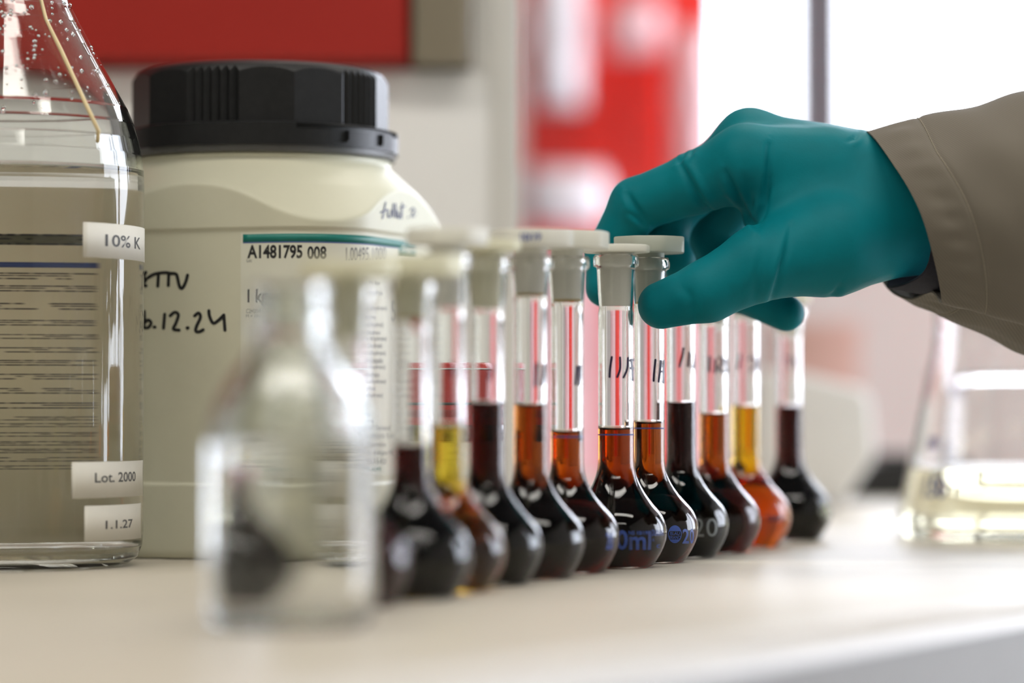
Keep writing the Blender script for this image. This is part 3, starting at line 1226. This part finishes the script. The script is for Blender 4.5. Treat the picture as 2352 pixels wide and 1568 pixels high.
FL = {}
NR = {}


def flask(key, px, Z, label, rim, plug_z, level, sig, ring_z=None, plate=(14.2, 110, 115.5, 0.0, 0.0), pe='pe_white', collar=False, nr=5.55):
    X = XZ(px, Z)
    r0 = root('volumetric_flask', label, 'flask', (X, Z, 0), 'stoppered volumetric flasks in a row')
    FL[key] = (r0, X, Z)
    kn = nr / 6.3
    bs = [(r * (1 + (kn - 1) * max(0.0, min(1.0, (z - 22) / 10.0))), z) for r, z in BODY_S]
    NR[key] = nr
    nz = [(6.3, plug_z - 6), (6.3, plug_z - 2.2), (6.05, plug_z - 0.9), (5.95, plug_z + 0.3), (6.35, plug_z + 5), (6.75, rim - 5.0), (6.95, rim - 4.4), (7.9, rim - 4.0), (8.05, rim - 3.0), (8.0, rim - 0.9), (7.5, rim - 0.1), (7.0, rim)]
    k2 = (kn + 1) / 2
    nz = [(r * (kn if i < 2 else k2), z) for i, (r, z) in enumerate(nz)]
    prof = [(0, 0.9), (8, 0.7), (10, 0.2)] + bs + nz
    # cavity above the liquid
    lin = nr - 1.1
    inner = [(6.05 * k2, rim - 0.05), (5.9 * k2, rim - 1), (5.15 * k2, plug_z + 0.1), (5.05 * k2, plug_z - 0.5), (lin, plug_z - 2), (lin, plug_z - 4), (lin, level + 1.3), (lin - 0.35, level + 0.55), (lin - 1.0, level + 0.15), (lin - 2.2, level), (0, level)]
    V, F = lathe(prof + inner, 96)
    gl = mesh_obj('glass', V, F, 'lab_glass', r0)
    ib = inset(bs, 1.15)
    ib = [p for p in ib if p[1] < level - 1]
    ip = [(0, 2.0), (8, 1.9)] + [p for p in ib if p[1] > 1.2] + [(lin, max(40.0, ib[-1][1] + 0.5))] + [(lin, level + 1.25), (lin - 0.37, level + 0.5), (lin - 1.02, level + 0.1), (lin - 2.2, level - 0.05), (0, level - 0.05)]
    if level < 41:
        ip = [p for p in ip if not (p[0] == lin and p[1] == 40.0)]
    V, F = lathe(ip, 96)
    nm = 'liquid_' + key
    glass(nm, 1.335 / 1.473, sigma=sig)
    mesh_obj('liquid', V, F, nm, r0)
    # plastic stopper
    pr, p0, p1, tilt, rot = plate
    V, F = lathe([(r * k2, z) for r, z in [(0, plug_z + 0.4), (3.2, plug_z + 0.4), (3.4, plug_z + 2), (4.3, plug_z + 2), (4.4, plug_z + 0.3), (5.0, plug_z + 0.3), (5.1, plug_z + 0.8), (5.85, rim - 0.9), (5.95, rim + 0.3), (5.9, p0 + 0.3), (0, p0 + 0.3)]], 48)
    st = mesh_obj('stopper', V, F, pe, r0, angle=40)
    V, F = octo_plate(pr, p0, p1, tilt, rot)
    mesh_obj('stopper_head', V, F, pe, st, angle=35)
    if collar:
        V, F = lathe([(r * k2, z) for r, z in [(4.55, plug_z + 0.2), (5.12, plug_z + 0.2), (5.16, plug_z + 1.2), (4.6, plug_z + 1.2)]], 48, closed=True)
        mesh_obj('seal_ring', V, F, 'pe_ring', st)
    if ring_z:
        V, F = lathe([(nr - 0.01, ring_z - 0.22), (nr + 0.06, ring_z - 0.2), (nr + 0.06, ring_z + 0.2), (nr - 0.01, ring_z + 0.22)], 64, closed=True)
        mesh_obj('calibration_mark', V, F, 'ink_blue', r0)
    return r0


def sg(T, d=0.0103):
    return tuple(-math.log(max(t, 1e-5)) / d for t in T)


DARK = sg((0.014, 0.0003, 0.0003))
ORANGE = sg((0.29, 0.032, 0.0008))
flask('f0', 800, 848, 'flask of dark purple-red liquid half hidden behind the small foreground bottle', 91, 76, 38.6, sg((0.30, 0.05, 0.09)), plate=(14, 93.5, 98, 0.02, 0.3), pe='pe_yellow')
flask('f1', 945, 882, 'nearest fully visible flask with maroon-black liquid and a pale yellow stopper', 94, 81.5, 44.6, DARK, plate=(15.5, 95, 101, 0.02, 0.1), pe='pe_yellow', collar=True)
flask('f2', 1028, 917, 'flask of clear yellow liquid between two dark flasks', 104, 87, 50.2, sg((0.93, 0.68, 0.04)), plate=(13, 106, 111, 0.0, 0.5), pe='pe_cream')
flask('f3', 1118, 951, 'dark flask standing directly in front of the small red-capped bottle', 104, 87.5, 57, sg((0.012, 0.0003, 0.0003)), plate=(11, 106, 109.5, 0.0, 0.2), pe='pe_yellow')
flask('f4', 1219, 985, 'flask with brown-orange neck liquid and a blue mark on its stopper', 106, 92.5, 56.5, sg((0.22, 0.030, 0.0015)), plate=(14.6, 109, 114.6, 0.01, 0.25), pe='pe_cream', collar=True)
flask('f5', 1303, 1019, 'flask of dark red-orange liquid just left of the sharply focused one', 107.5, 91.8, 47.4, ORANGE, ring_z=46.2, plate=(14.4, 110.4, 116.2, -0.01, 0.1), pe='pe_white', collar=True)
flask('f6', 1415, 1051, 'sharply focused flask with thin flat stopper beside the gloved thumb', 109.8, 91.4, 48.3, ORANGE, nr=6.3, ring_z=46.6, plate=(12.2, 110.6, 113.2, 0.004, 0.2), pe='pe_white')
flask('f7', 1491, 1085, 'flask held by its greyish stopper between gloved thumb and index finger', 110.4, 93.4, 50.2, sg((0.30, 0.04, 0.001)), ring_z=48.6, plate=(13.4, 112.2, 118, 0.0, 0.35), pe='pe_grey', collar=True)
flask('f8', 1564, 1122, 'flask of nearly black liquid directly under the gloved thumb', 100, 89.5, 57.2, sg((0.005, 0.001, 0.001)), plate=(9.5, 101.5, 104, 0, 0.2))
flask('f9', 1640, 1157, 'flask of orange-brown liquid second behind the gloved thumb', 98.5, 88.5, 53, sg((0.28, 0.04, 0.0015)), plate=(9.5, 100, 102.5, 0, 0.2))
flask('f10', 1714, 1203, 'flask of amber liquid, the lightest orange in the back half of the row', 103, 92, 56, sg((0.84, 0.40, 0.004)), plate=(9.5, 105, 107.5, 0, 0.2))
flask('f11', 1812, 1262, 'last flask of the row, dark maroon liquid, farthest from the camera', 99, 87.5, 56, DARK, plate=(9.5, 100.5, 103.5, 0, 0.2), pe='pe_yellow')

# blue print on the flask bodies


def body_r(z):
    return interp(BODY_S, z) + 0.07


def flask_pt(key, px, py):
    """pixel on the front of a flask body -> (angle, z)"""
    r0, X, Z = FL[key]
    z = P(0, py, Z - 12).z
    r = body_r(z) if z < 39 else NR[key] + 0.07
    for _ in range(4):
        a = math.asin(max(-0.999, min(0.999, ((px - W / 2) / FPX * (Z - r * 0.6) - X) / r)))
        z = P(0, py, Z - r * math.cos(a)).z
        r = body_r(z) if z < 39 else NR[key] + 0.07
    return a, z


def flask_map(key, V2, off=0.0):
    out = []
    for x, y in V2:
        a, z = flask_pt(key, x, y)
        r = (body_r(z) if z < 39 else NR[key] + 0.06) + off
        out.append((r * math.sin(a), -r * math.cos(a), z))
    return out


def flask_print(key, name, items, mat, ovs=()):
    parts = []
    for s_, x0, x1, y0, y1, b_ in items:
        V2, F2 = text_fit(s_, x0, x1, y1, y0, b_)
        parts.append((flask_map(key, V2), F2))
    V, F = merge(parts)
    return mesh_obj(name, V, F, mat, FL[key][0], smooth=False, fix=False)


flask_print('f6', 'volume_print', [('2', 1378, 1412, 1219, 1262, 0.02), ('0', 1414, 1440, 1217, 1262, 0.02), ('ml', 1443, 1494, 1219, 1262, 0.02), ('NS 10/19', 1442, 1486, 1219, 1228, 0.015),
                                   ('DURAN', 1496, 1524, 1216, 1230, 0.0), ('A', 1497, 1502, 1236, 1243, 0.0), ('c', 1508, 1516, 1250, 1258, 0.0)], 'ink_blue')
flask_print('f7', 'volume_print', [('2', 1566, 1582, 1214, 1248, 0.02), ('0', 1584, 1594, 1214, 1248, 0.02)], 'ink_blue')
flask_print('f8', 'volume_print', [('2', 1592, 1614, 1190, 1232, 0.0), ('0', 1620, 1647, 1190, 1232, 0.0)], 'ink_frost')
flask_print('f5', 'volume_print', [('20', 1392, 1408, 1222, 1262, 0.02)], 'ink_blue')
flask_print('f10', 'volume_print', [('20', 1757, 1795, 1184, 1196, 0.04)], 'ink_navy')
# round maker's badge on the next flask: disc with the two words left open
parts = []
n = 28
for y0b, y1b, s_ in ((1207, 1219.5, None), (1238.5, 1246, None)):
    ys = [y0b + (y1b - y0b) * k / 3 for k in range(4)]
    V2, F2 = [], []
    for y in ys:
        hw_ = math.sqrt(max(0, 20.5 ** 2 - (y - 1226.5) ** 2)) * 0.78
        for k in range(7):
            V2.append((1548 - hw_ + 2 * hw_ * k / 6, y))
    for a in range(3):
        for k in range(6):
            F2.append((a * 7 + k, a * 7 + k + 1, a * 7 + k + 8, a * 7 + k + 7))
    parts.append((flask_map('f7', V2), F2))
rim2 = []
V2, F2 = [], []
for k in range(n + 1):
    a = 2 * math.pi * k / n
    for rr in (18.2, 20.5):
        V2.append((1548 + rr * 0.78 * math.cos(a), 1226.5 + rr * math.sin(a)))
for k in range(n):
    F2.append((2 * k, 2 * k + 1, 2 * k + 3, 2 * k + 2))
parts.append((flask_map('f7', V2, 0.01), F2))
for s_, y0b, y1b, hw_ in (('BLAU', 1221, 1228.5, 11), ('BRAND', 1230, 1237.5, 13.5)):
    V2, F2 = text_fit(s_, 1548 - hw_, 1548 + hw_, y1b, y0b, 0.01)
    parts.append((flask_map('f7', V2), F2))
V, F = merge(parts)
mesh_obj('maker_badge', V, F, 'ink_blue', FL['f7'][0], smooth=False, fix=False)

# purple pen codes on the necks
zz6 = lambda l: [(1300 + x / 1.845, 500 + y / 1.845) for x, y in l]


def pen(key, sts, w=4.2, mat='ink_navy'):
    strokes('pen_code', sts, w, mat, FL[key][0], lambda V2, o_: flask_map(key, V2, o_), off=0.03)


pen('f6', [zz6([(193, 590), (186, 640), (184, 674)]), zz6([(228, 592), (228, 640), (216, 674)]), zz6([(262, 594), (258, 640), (243, 676)]), zz6([(276, 600), (280, 640), (284, 686)]), zz6([(272, 604), (288, 602)]), zz6([(274, 636), (288, 638)])])
pen('f7', [zz6([(378, 602), (372, 660), (370, 690)]), zz6([(402, 606), (392, 694)]), zz6([(418, 606), (412, 650), (414, 698)]), zz6([(398, 650), (418, 652)])])
pen('f8', [zz6([(497, 552), (490, 590), (480, 630)]), zz6([(522, 570), (516, 630)]), zz6([(545, 580), (540, 636)])], 4)
pen('f9', [zz6([(608, 590), (606, 650)]), zz6([(632, 600), (630, 655)]), zz6([(650, 590), (662, 610), (646, 640), (664, 655)]), zz6([(676, 600), (686, 655)])], 4.5)
pen('f10', [zz6([(738, 580), (730, 640)]), zz6([(775, 600), (790, 590), (800, 620), (780, 650)]), zz6([(815, 595), (812, 645)])], 4)
pen('f11', [zz6([(925, 590), (950, 600)]), zz6([(945, 600), (942, 635)]), zz6([(968, 590), (975, 635)])], 4)
pen('f5', [[(1326, 842), (1322, 882)], [(1332, 840), (1330, 884)]], 5)
pen('f4', [[(1232, 836), (1230, 885)], [(1250, 838), (1246, 884)]], 6)
pen('f3', [[(1130, 842), (1124, 870)]], 6)
pen('f2', [[(1040, 838), (1038, 860)]], 7)
# blue digits on one stopper head
V, F = octo_plate(14.66, 109.6, 111.8, 0.01, 0.25)
r4, X4, Z4 = FL['f4']
V2, F2 = text_fit('10/19', -3.4, 3.2, 110.4, 113.0, 0.03)
mesh_obj('stopper_print', [(x, -14.45 - 0.02 * abs(x), z) for x, z in V2], F2, 'ink_blue', r4, smooth=False, fix=False)

# ------------------------------------------------------------------ small bottle with red cap behind the flasks
TX, TY, TR = XZ(1045, 1088), 1088.0, 17.4
tub = root('red_capped_bottle', 'small round bottle with glossy red cap and cream label behind the front flasks', 'bottle', (TX, TY, 0))
zq = lambda y: P(0, y, TY - TR).z
V, F = lathe([(0, zq(1012)), (TR - 0.3, zq(1012)), (TR - 0.1, zq(1008)), (TR, zq(970)), (TR, zq(850)), (TR - 0.6, zq(845)), (TR - 1.4, zq(836)), (TR - 2.6, zq(832)), (0, zq(831))], 96)
mesh_obj('red_cap', V, F, 'tub_red', tub, angle=35)
V, F = lathe([(TR - 0.7, zq(848.5)), (TR + 0.15, zq(848)), (TR + 0.15, zq(845.5)), (TR - 0.7, zq(845))], 96, closed=True)
mesh_obj('cap_rim_line', V, F, 'machine_white', tub)
V, F = lathe([(0, 0), (TR - 3, 0), (TR - 0.8, 1.2), (TR - 0.3, 3), (TR - 0.3, zq(1012.5)), (0, zq(1012.5))], 96)
mesh_obj('bottle_body', V, F, 'tub_body', tub, angle=40)
for ya, yb_ in ((930, 924), (1013, 976)):
    V, F = cyl_patch(-math.pi, math.pi - 0.001, zq(ya), zq(yb_), TR + 0.05, 0.1, 96)
    mesh_obj('black_band', V, F, 'tub_dark', tub)
for k in range(11):
    a = -2.6 + k * 0.5
    V, F = cyl_patch(a, a + 0.2, zq(958), zq(941), TR + 0.05, 0.1, 6)
    mesh_obj('black_block', V, F, 'tub_dark', tub)
V, F = cyl_patch(-1.6, 1.5, 3.5, zq(1016), TR - 0.25, 0.12, 48)
tl = mesh_obj('cream_label', V, F, 'paper', tub)
ap = lambda px: math.asin((px - 1045) / FPX * (TY - 15) / TR)
cyl_text([('647-01-0 231-595-7 637', ap(960), ap(1053), zq(1062), zq(1055), 0.0), ('hydrochloric acid', ap(968), ap(1056), zq(1075), zq(1066), 0.02)], TR + 0.05, 'ink_grey', 'label_text', tl)

# ------------------------------------------------------------------ glassware at the right edge
def cone_flask(name, label, px, Z, prof, inner, liq, mat, wprint):
    X = XZ(px, Z)
    r = root(name, label, 'flask', (X, Z, 0))
    V, F = lathe(prof + inner, 96)
    mesh_obj('glass', V, F, 'lab_glass', r)
    if liq:
        V, F = lathe(liq, 96)
        mesh_obj('liquid', V, F, mat, r)
    for t, a0, a1, z0, z1, rr in wprint:
        V2, F2 = text_fit(t, a0, a1, z0, z1, 0.02)
        mesh_obj('scale_print', [((rr(z) + 0.1) * math.sin(a), -(rr(z) + 0.1) * math.cos(a), z) for a, z in V2], F2, 'ink_blue', r, smooth=False, fix=False)
    return r


glass('pale_yellow', 1.333 / 1.49, sigma=sg((0.985, 0.965, 0.86), 0.03))
KC = 1.12
cp = [(0, 1.6), (34, 1.2), (39, 0), (42, 0.6), (44.4, 3), (45, 6.5), (43.6, 14), (36.5, 50), (31.6, 72), (30.8, 78), (30.8, 88), (32.6, 89.5), (32.6, 91), (31, 91.6)]
ci = [(29.2, 91), (28.9, 80), (29.8, 72), (34.7, 50), (39.3, 27.3), (38.6, 26.4), (36, 26), (0, 25.95)]
cl = [(0, 3.5), (36, 3.2), (41.5, 4), (43, 7), (41.7, 14), (39.28, 27.2), (38.6, 26.35), (36, 25.95), (0, 25.9)]
rr_ = lambda z: 45 - (z - 6.5) * 0.195
cp, ci, cl = [[(r * KC, z * KC) for r, z in q] for q in (cp, ci, cl)]
rr_ = lambda z: KC * (45 - (z / KC - 6.5) * 0.195)
cone_flask('conical_flask', 'wide-mouth conical glass flask with pale yellow liquid at the right edge', 2330, 1285, cp, ci, cl, 'pale_yellow',
           [('150', rad(-62), rad(-46), 18, 27, rr_), ('100', rad(-66), rad(-56), 38, 44, rr_)])
bp_ = [(0, 1.4), (30, 1), (34, 0), (37, 1), (38.5, 4), (38.5, 68), (40.5, 71), (40.2, 72), (38.6, 72)]
bi_ = [(37.2, 70.4), (37, 67), (37, 5), (35, 3), (0, 2.8)]
cone_flask('glass_beaker', 'blurred glass beaker with blue scale behind the conical flask', 2318, 1440, bp_, bi_, None, None,
           [('100 ml', rad(-76), rad(-50), 62, 68, lambda z: 38.5), ('50', rad(-78), rad(-62), 34, 40, lambda z: 38.5), ('25', rad(-70), rad(-50), 18, 32, lambda z: 38.5)])

# ------------------------------------------------------------------ person: gloved hand and coat sleeve
HP = P(1900, 480, 1088)
person = root('person', 'person in grey-beige coat sleeve and teal glove pinching a flask stopper', 'person', (HP.x, HP.y, HP.z))


def rcone(G, a, b, ra, rb_):
    """distance to a round cone between world points a, b (mm)"""
    ba = b - a
    l2 = np.float32(ba @ ba)
    pa = G - a
    t = np.clip((pa @ ba) / l2, 0, 1)
    d = pa - t[..., None] * ba
    return np.sqrt((d * d).sum(-1)) - (np.float32(ra) + np.float32(rb_ - ra) * t)


def npsmin(a, b, k):
    h = np.maximum(k - np.abs(a - b), 0) / k
    return np.minimum(a, b) - h * h * k * 0.25


def surface_nets(D, o, h):
    nx, ny, nz = D.shape
    sgn = D < 0
    acc = np.zeros((nx - 1, ny - 1, nz - 1, 3), np.float32)
    cnt = np.zeros((nx - 1, ny - 1, nz - 1), np.float32)
    corners = [(i, j, k) for i in (0, 1) for j in (0, 1) for k in (0, 1)]
    for c in corners:
        for ax in range(3):
            if c[ax] == 1:
                continue
            d = list(c)
            d[ax] = 1
            A = D[c[0]:nx - 1 + c[0], c[1]:ny - 1 + c[1], c[2]:nz - 1 + c[2]]
            B = D[d[0]:nx - 1 + d[0], d[1]:ny - 1 + d[1], d[2]:nz - 1 + d[2]]
            m = (A < 0) != (B < 0)
            t = np.where(m, A / np.where(m, A - B, 1), 0)
            for q in range(3):
                acc[..., q] += np.where(m, c[q] + (t if q == ax else 0), 0)
            cnt += m
    act = cnt > 0
    idx = -np.ones(act.shape, np.int64)
    idx[act] = np.arange(act.sum())
    cell = np.argwhere(act)
    V = (cell + acc[act] / cnt[act][:, None]) * h + o
    quads = []
    for ax in range(3):
        sl0 = [slice(None)] * 3
        sl1 = [slice(None)] * 3
        sl0[ax] = slice(0, -1)
        sl1[ax] = slice(1, None)
        A, B = sgn[tuple(sl0)], sgn[tuple(sl1)]
        e = np.argwhere(A != B)
        u, v = (ax + 1) % 3, (ax + 2) % 3
        ok = (e[:, u] > 0) & (e[:, v] > 0) & (e[:, u] < D.shape[u] - 1) & (e[:, v] < D.shape[v] - 1)
        e = e[ok]
        fl = A[tuple(e.T)]
        q = []
        for du, dv in ((-1, -1), (0, -1), (0, 0), (-1, 0)):
            c = e.copy()
            c[:, u] += du
            c[:, v] += dv
            q.append(idx[tuple(c.T)])
        q = np.stack(q, 1)
        q[~fl] = q[~fl][:, ::-1]
        quads.append(q)
    return V, np.concatenate(quads)


def w3d(t):
    return np.array(P(*t), np.float32)


def chain(G, pts):
    d = None
    for (x0, y0, Z0, r0), (x1, y1, Z1, r1) in zip(pts[:-1], pts[1:]):
        c = rcone(G, w3d((x0, y0, Z0)), w3d((x1, y1, Z1)), r0, r1)
        d = c if d is None else npsmin(d, c, 2.5)
    return d


INDEX = [(1712, 374, 1080, 13.4), (1600, 419, 1089, 11.2), (1462, 470, 1098, 9.8), (1394, 585, 1103, 8.0), (1388, 662, 1097, 7.0)]
MIDDLE = [(1722, 325, 1100, 12.2), (1640, 400, 1106, 10.8), (1545, 474, 1112, 9.8), (1528, 560, 1111, 8.0), (1556, 602, 1106, 7.0)]
RING = [(1738, 372, 1117, 11), (1628, 548, 1128, 9.4), (1694, 664, 1120, 8.2), (1806, 719, 1113, 6.9)]
LITTLE = [(1765, 425, 1131, 9.8), (1702, 560, 1140, 8.4), (1765, 640, 1132, 7.0), (1800, 620, 1124, 6.5)]
THUMB = [(1905, 560, 1074, 18), (1742, 606, 1064, 13.2), (1625, 668, 1063, 10.9), (1519, 701, 1067, 8.5)]
PALM = [[(1715, 372, 1082, 13.5), (1900, 388, 1084, 14.8), (2090, 432, 1087, 16), (2320, 440, 1088, 19)],
        [(1722, 328, 1100, 11.8), (2090, 415, 1097, 15)],
        [(1738, 376, 1117, 10.5), (2090, 432, 1108, 14)],
        [(1765, 428, 1131, 9.5), (2090, 460, 1112, 13)],
        [(1905, 558, 1074, 18.5), (2085, 505, 1086, 19.5), (2320, 480, 1088, 19)],
        [(1800, 480, 1084, 15), (2080, 470, 1088, 20)]]
allp = np.array([w3d(p[:3]) for ch in PALM + [INDEX, MIDDLE, RING, LITTLE, THUMB] for p in ch])
lo, hi = allp.min(0) - 23, allp.max(0) + 23
GH = 0.84
nn = np.ceil((hi - lo) / GH).astype(int)
ax_ = [lo[i] + np.arange(nn[i]) * GH for i in range(3)]
G = np.stack(np.meshgrid(*ax_, indexing='ij'), -1).astype(np.float32)
palm = None
for ch in PALM:
    c = chain(G, ch)
    palm = c if palm is None else npsmin(palm, c, 9.0)
fing = None
for ch in (INDEX, MIDDLE, RING, LITTLE):
    c = chain(G, ch)
    fing = c if fing is None else npsmin(fing, c, 1.2)
D = npsmin(palm, fing, 4.0)
D = npsmin(D, chain(G, THUMB), 5.0)
HV, HQ = surface_nets(D.astype(np.float32), lo, GH)
del G, D, palm, fing


def scat(n, ix, val):
    return np.stack([np.bincount(ix, val[:, c], n) for c in range(3)], 1)


def smooth_mesh(V, Q, it=2, lam=0.5):
    n = len(V)
    e = np.concatenate([Q[:, [0, 1]], Q[:, [1, 2]], Q[:, [2, 3]], Q[:, [3, 0]]])
    cnt = np.bincount(e[:, 0], minlength=n) + np.bincount(e[:, 1], minlength=n)
    for _ in range(it):
        acc = scat(n, e[:, 0], V[e[:, 1]]) + scat(n, e[:, 1], V[e[:, 0]])
        V = V + lam * (acc / np.maximum(cnt, 1)[:, None] - V)
    return V


def vnormals(V, Q):
    n = np.cross(V[Q[:, 2]] - V[Q[:, 0]], V[Q[:, 3]] - V[Q[:, 1]])
    N = sum(scat(len(V), Q[:, k], n) for k in range(4))
    return N / np.maximum(np.linalg.norm(N, axis=1), 1e-9)[:, None]


HV = smooth_mesh(HV.astype(np.float64), HQ, 3)
HN = vnormals(HV, HQ)
# pulled-glove creases: grooves with a raised lip, modelled on the side of the hand
CREASE = [([(1768, 335), (1766, 400), (1758, 470), (1742, 522)], 0.95, 1.5, 1),
          ([(1668, 395), (1686, 435), (1712, 485), (1736, 522)], 0.9, 1.4, 1),
          ([(1668, 452), (1695, 482), (1728, 512)], 0.6, 1.2, 1),
          ([(1708, 400), (1722, 450), (1738, 515)], 0.35, 1.4, 1),
          ([(1562, 372), (1588, 428), (1612, 468), (1645, 494)], 0.95, 1.5, -1),
          ([(1585, 400), (1606, 440), (1628, 470)], 0.4, 1.2, -1),
          ([(1442, 446), (1458, 474), (1482, 506)], 1.0, 1.4, 1),
          ([(1446, 486), (1464, 502), (1480, 512)], 0.8, 1.2, 1),
          ([(1772, 688), (1790, 640), (1806, 580), (1818, 520)], 0.75, 1.4, -1),
          ([(1732, 690), (1738, 640), (1748, 580)], 0.40, 1.6, -1),
          ([(1565, 655), (1585, 680), (1592, 720)], 0.30, 2.0, 1),
          ([(1900, 688), (1918, 674), (1930, 655)], 0.6, 1.3, 1),
          ([(1556, 372), (1570, 360), (1574, 350)], 0.6, 1.0, 1),
          ([(1578, 372), (1588, 352), (1592, 344)], 0.5, 1.0, 1),
          ([(1950, 325), (1962, 318), (1972, 305)], 0.5, 1.0, 1)]
fdep = CP * HV[:, 1] + SP * (HV[:, 2] - HCAM)
hpx = W / 2 + FPX * HV[:, 0] / fdep
hpy = H / 2 - FPX * (-SP * HV[:, 1] + CP * (HV[:, 2] - HCAM)) / fdep
front = np.clip((-HN[:, 1] + 0.15) / 0.4, 0, 1) * (HV[:, 1] < 1112)
disp = np.zeros(len(HV))
for pts, dep, wmm, lip in CREASE:
    best = np.full(len(HV), 1e9)
    bsd = np.zeros(len(HV))
    bt = np.zeros(len(HV))
    m = len(pts) - 1
    for k in range(m):
        (x0, y0), (x1, y1) = pts[k], pts[k + 1]
        ex, ey = x1 - x0, y1 - y0
        L2 = ex * ex + ey * ey
        t = np.clip(((hpx - x0) * ex + (hpy - y0) * ey) / L2, 0, 1)
        dx, dy = hpx - x0 - t * ex, hpy - y0 - t * ey
        d = np.hypot(dx, dy)
        sd = (ex * (hpy - y0) - ey * (hpx - x0)) / math.sqrt(L2)
        u = d < best
        best = np.where(u, d, best)
        bsd = np.where(u, np.where(sd < 0, -d, d), bsd)
        bt = np.where(u, (k + t) / m, bt)
    wmm = wmm * 0.78
    dm = bsd / 6.3 * lip
    fade = np.sin(np.pi * np.clip(bt * 0.9 + 0.05, 0, 1)) ** 0.6
    disp += 1.5 * fade * (-dep * np.exp(-(dm / wmm) ** 2) + dep * 0.65 * np.exp(-((dm - 2.2 * wmm) / (1.5 * wmm)) ** 2))
rng = np.random.RandomState(3)
HV = HV + HN * (disp * front)[:, None]
HVl = HV - np.array(HP)
glove = mesh_obj('glove', [tuple(v) for v in HVl], [tuple(int(i) for i in q) for q in HQ], 'glove', person, fix=False)
glove['label'] = 'teal nitrile glove on the pinching hand'


def loop_spline(pts, n):
    m = len(pts)
    out = []
    for k in range(n):
        u = k / n * m
        i = int(u) % m
        t = u - int(u)
        p0, p1, p2, p3 = [np.array(pts[(i + d) % m], float) for d in (-1, 0, 1, 2)]
        out.append(0.5 * (2 * p1 + (p2 - p0) * t + (2 * p0 - 5 * p1 + 4 * p2 - p3) * t * t + (3 * p1 - p0 - 3 * p2 + p3) * t ** 3))
    return np.array(out)


def sleeve_mesh(name, A, B, mat, thick, n=128, m=72, fold=None, groove=None):
    LA, LB = loop_spline([tuple(P(*p)) for p in A], n), loop_spline([tuple(P(*p)) for p in B], n)
    rows = []
    for j in range(m + 1):
        t = (j / m) ** 1.35
        R = LA + (LB - LA) * t
        c = R.mean(0)
        d = R - c
        nrm = d / np.linalg.norm(d, axis=1)[:, None]
        off = np.zeros(n)
        if fold is not None:
            off = fold(np.arange(n) / n, t)
        rows.append(R + nrm * off[:, None])
    Gd = np.array(rows) - np.array(HP)
    V = Gd.reshape(-1, 3)
    F = []
    for j in range(m):
        for i in range(n):
            k = (i + 1) % n
            F.append((j * n + i, j * n + k, (j + 1) * n + k, (j + 1) * n + i))
    o = mesh_obj(name, [tuple(v) for v in V], F, mat, person)
    sm = o.modifiers.new('Thickness', 'SOLIDIFY')
    sm.thickness = thick * S
    sm.offset = -1
    return o, Gd


RIM = [(1988, 302, 1088), (2048, 372, 1052), (2110, 480, 1037), (2146, 600, 1040), (2162, 694, 1054), (2138, 672, 1076), (2086, 688, 1096), (2030, 652, 1114), (1990, 540, 1134), (1985, 400, 1122)]
END = [(2620, 150, 1080), (2620, 255, 1020), (2640, 430, 1000), (2640, 620, 1003), (2600, 806, 1016), (2575, 782, 1050), (2540, 866, 1085), (2500, 850, 1115), (2560, 540, 1155), (2580, 260, 1130)]


def fold_fn(u, t):
    a = 2 * np.pi * u
    e = min(1.0, t / 0.12)
    st = 0.19 + 0.05 * np.clip(np.sin(a * 1.0 - 0.6), 0, 1)
    f = 0.9 * e * np.sin(3 * a + 9 * t) * np.sin(7 * t + 0.5)
    f += 0.9 * e * np.sin(5 * a - 22 * t + 1.0) * 0.5
    f += -0.55 * np.exp(-((t - st) / 0.012) ** 2)
    f += 0.35 * np.exp(-((t - st * 0.55) / 0.06) ** 2) * np.sin(26 * a)
    return f * 1.0


slv, SG = sleeve_mesh('coat_sleeve', RIM, END, 'coat_cloth', 1.0, n=160, m=110, fold=fold_fn)
slv['label'] = 'grey-beige cotton coat sleeve with stitched hem'
# hem stitches
SGn, SGm = SG.shape[1], SG.shape[0] - 1
parts = []
ctr = SG.mean(1)
for i in range(0, SGn * 2):
    u = (i + 0.2) / (SGn * 2)
    st = 0.19 + 0.05 * max(0, math.sin(2 * math.pi * u - 0.6))
    seg = []
    for du in (0.0, 0.33, 0.66):
        uu = (u + du / (SGn * 2)) * SGn
        i0 = int(uu) % SGn
        f = uu - int(uu)
        jj = (st ** (1 / 1.35)) * SGm
        j0 = int(jj)
        g = jj - j0
        p = (SG[j0, i0] * (1 - f) + SG[j0, (i0 + 1) % SGn] * f) * (1 - g) + (SG[j0 + 1, i0] * (1 - f) + SG[j0 + 1, (i0 + 1) % SGn] * f) * g
        c = ctr[j0]
        dv = (p - c) / np.linalg.norm(p - c)
        seg.append(tuple(p + dv * 0.12))
    parts.append(tube(seg, 0.20, 5))
V, F = merge(parts)
o = mesh_obj('hem_stitching', V, F, 'thread', slv)
o['kind'] = 'stuff'
# dark cuff of the garment worn underneath
RIM2 = [(2100, 345, 1088), (2130, 430, 1056), (2140, 540, 1052), (2120, 628, 1060), (2044, 662, 1088), (2040, 630, 1108), (2040, 520, 1122), (2060, 400, 1112)]
END2 = [(2420, 330, 1088), (2440, 420, 1048), (2450, 540, 1044), (2440, 690, 1060), (2420, 740, 1088), (2400, 700, 1112), (2400, 540, 1128), (2420, 400, 1114)]
cf, _ = sleeve_mesh('undershirt_cuff', RIM2, END2, 'navy_cloth', 0.8, n=96, m=30)
cf['label'] = 'dark navy cuff of the garment under the coat'
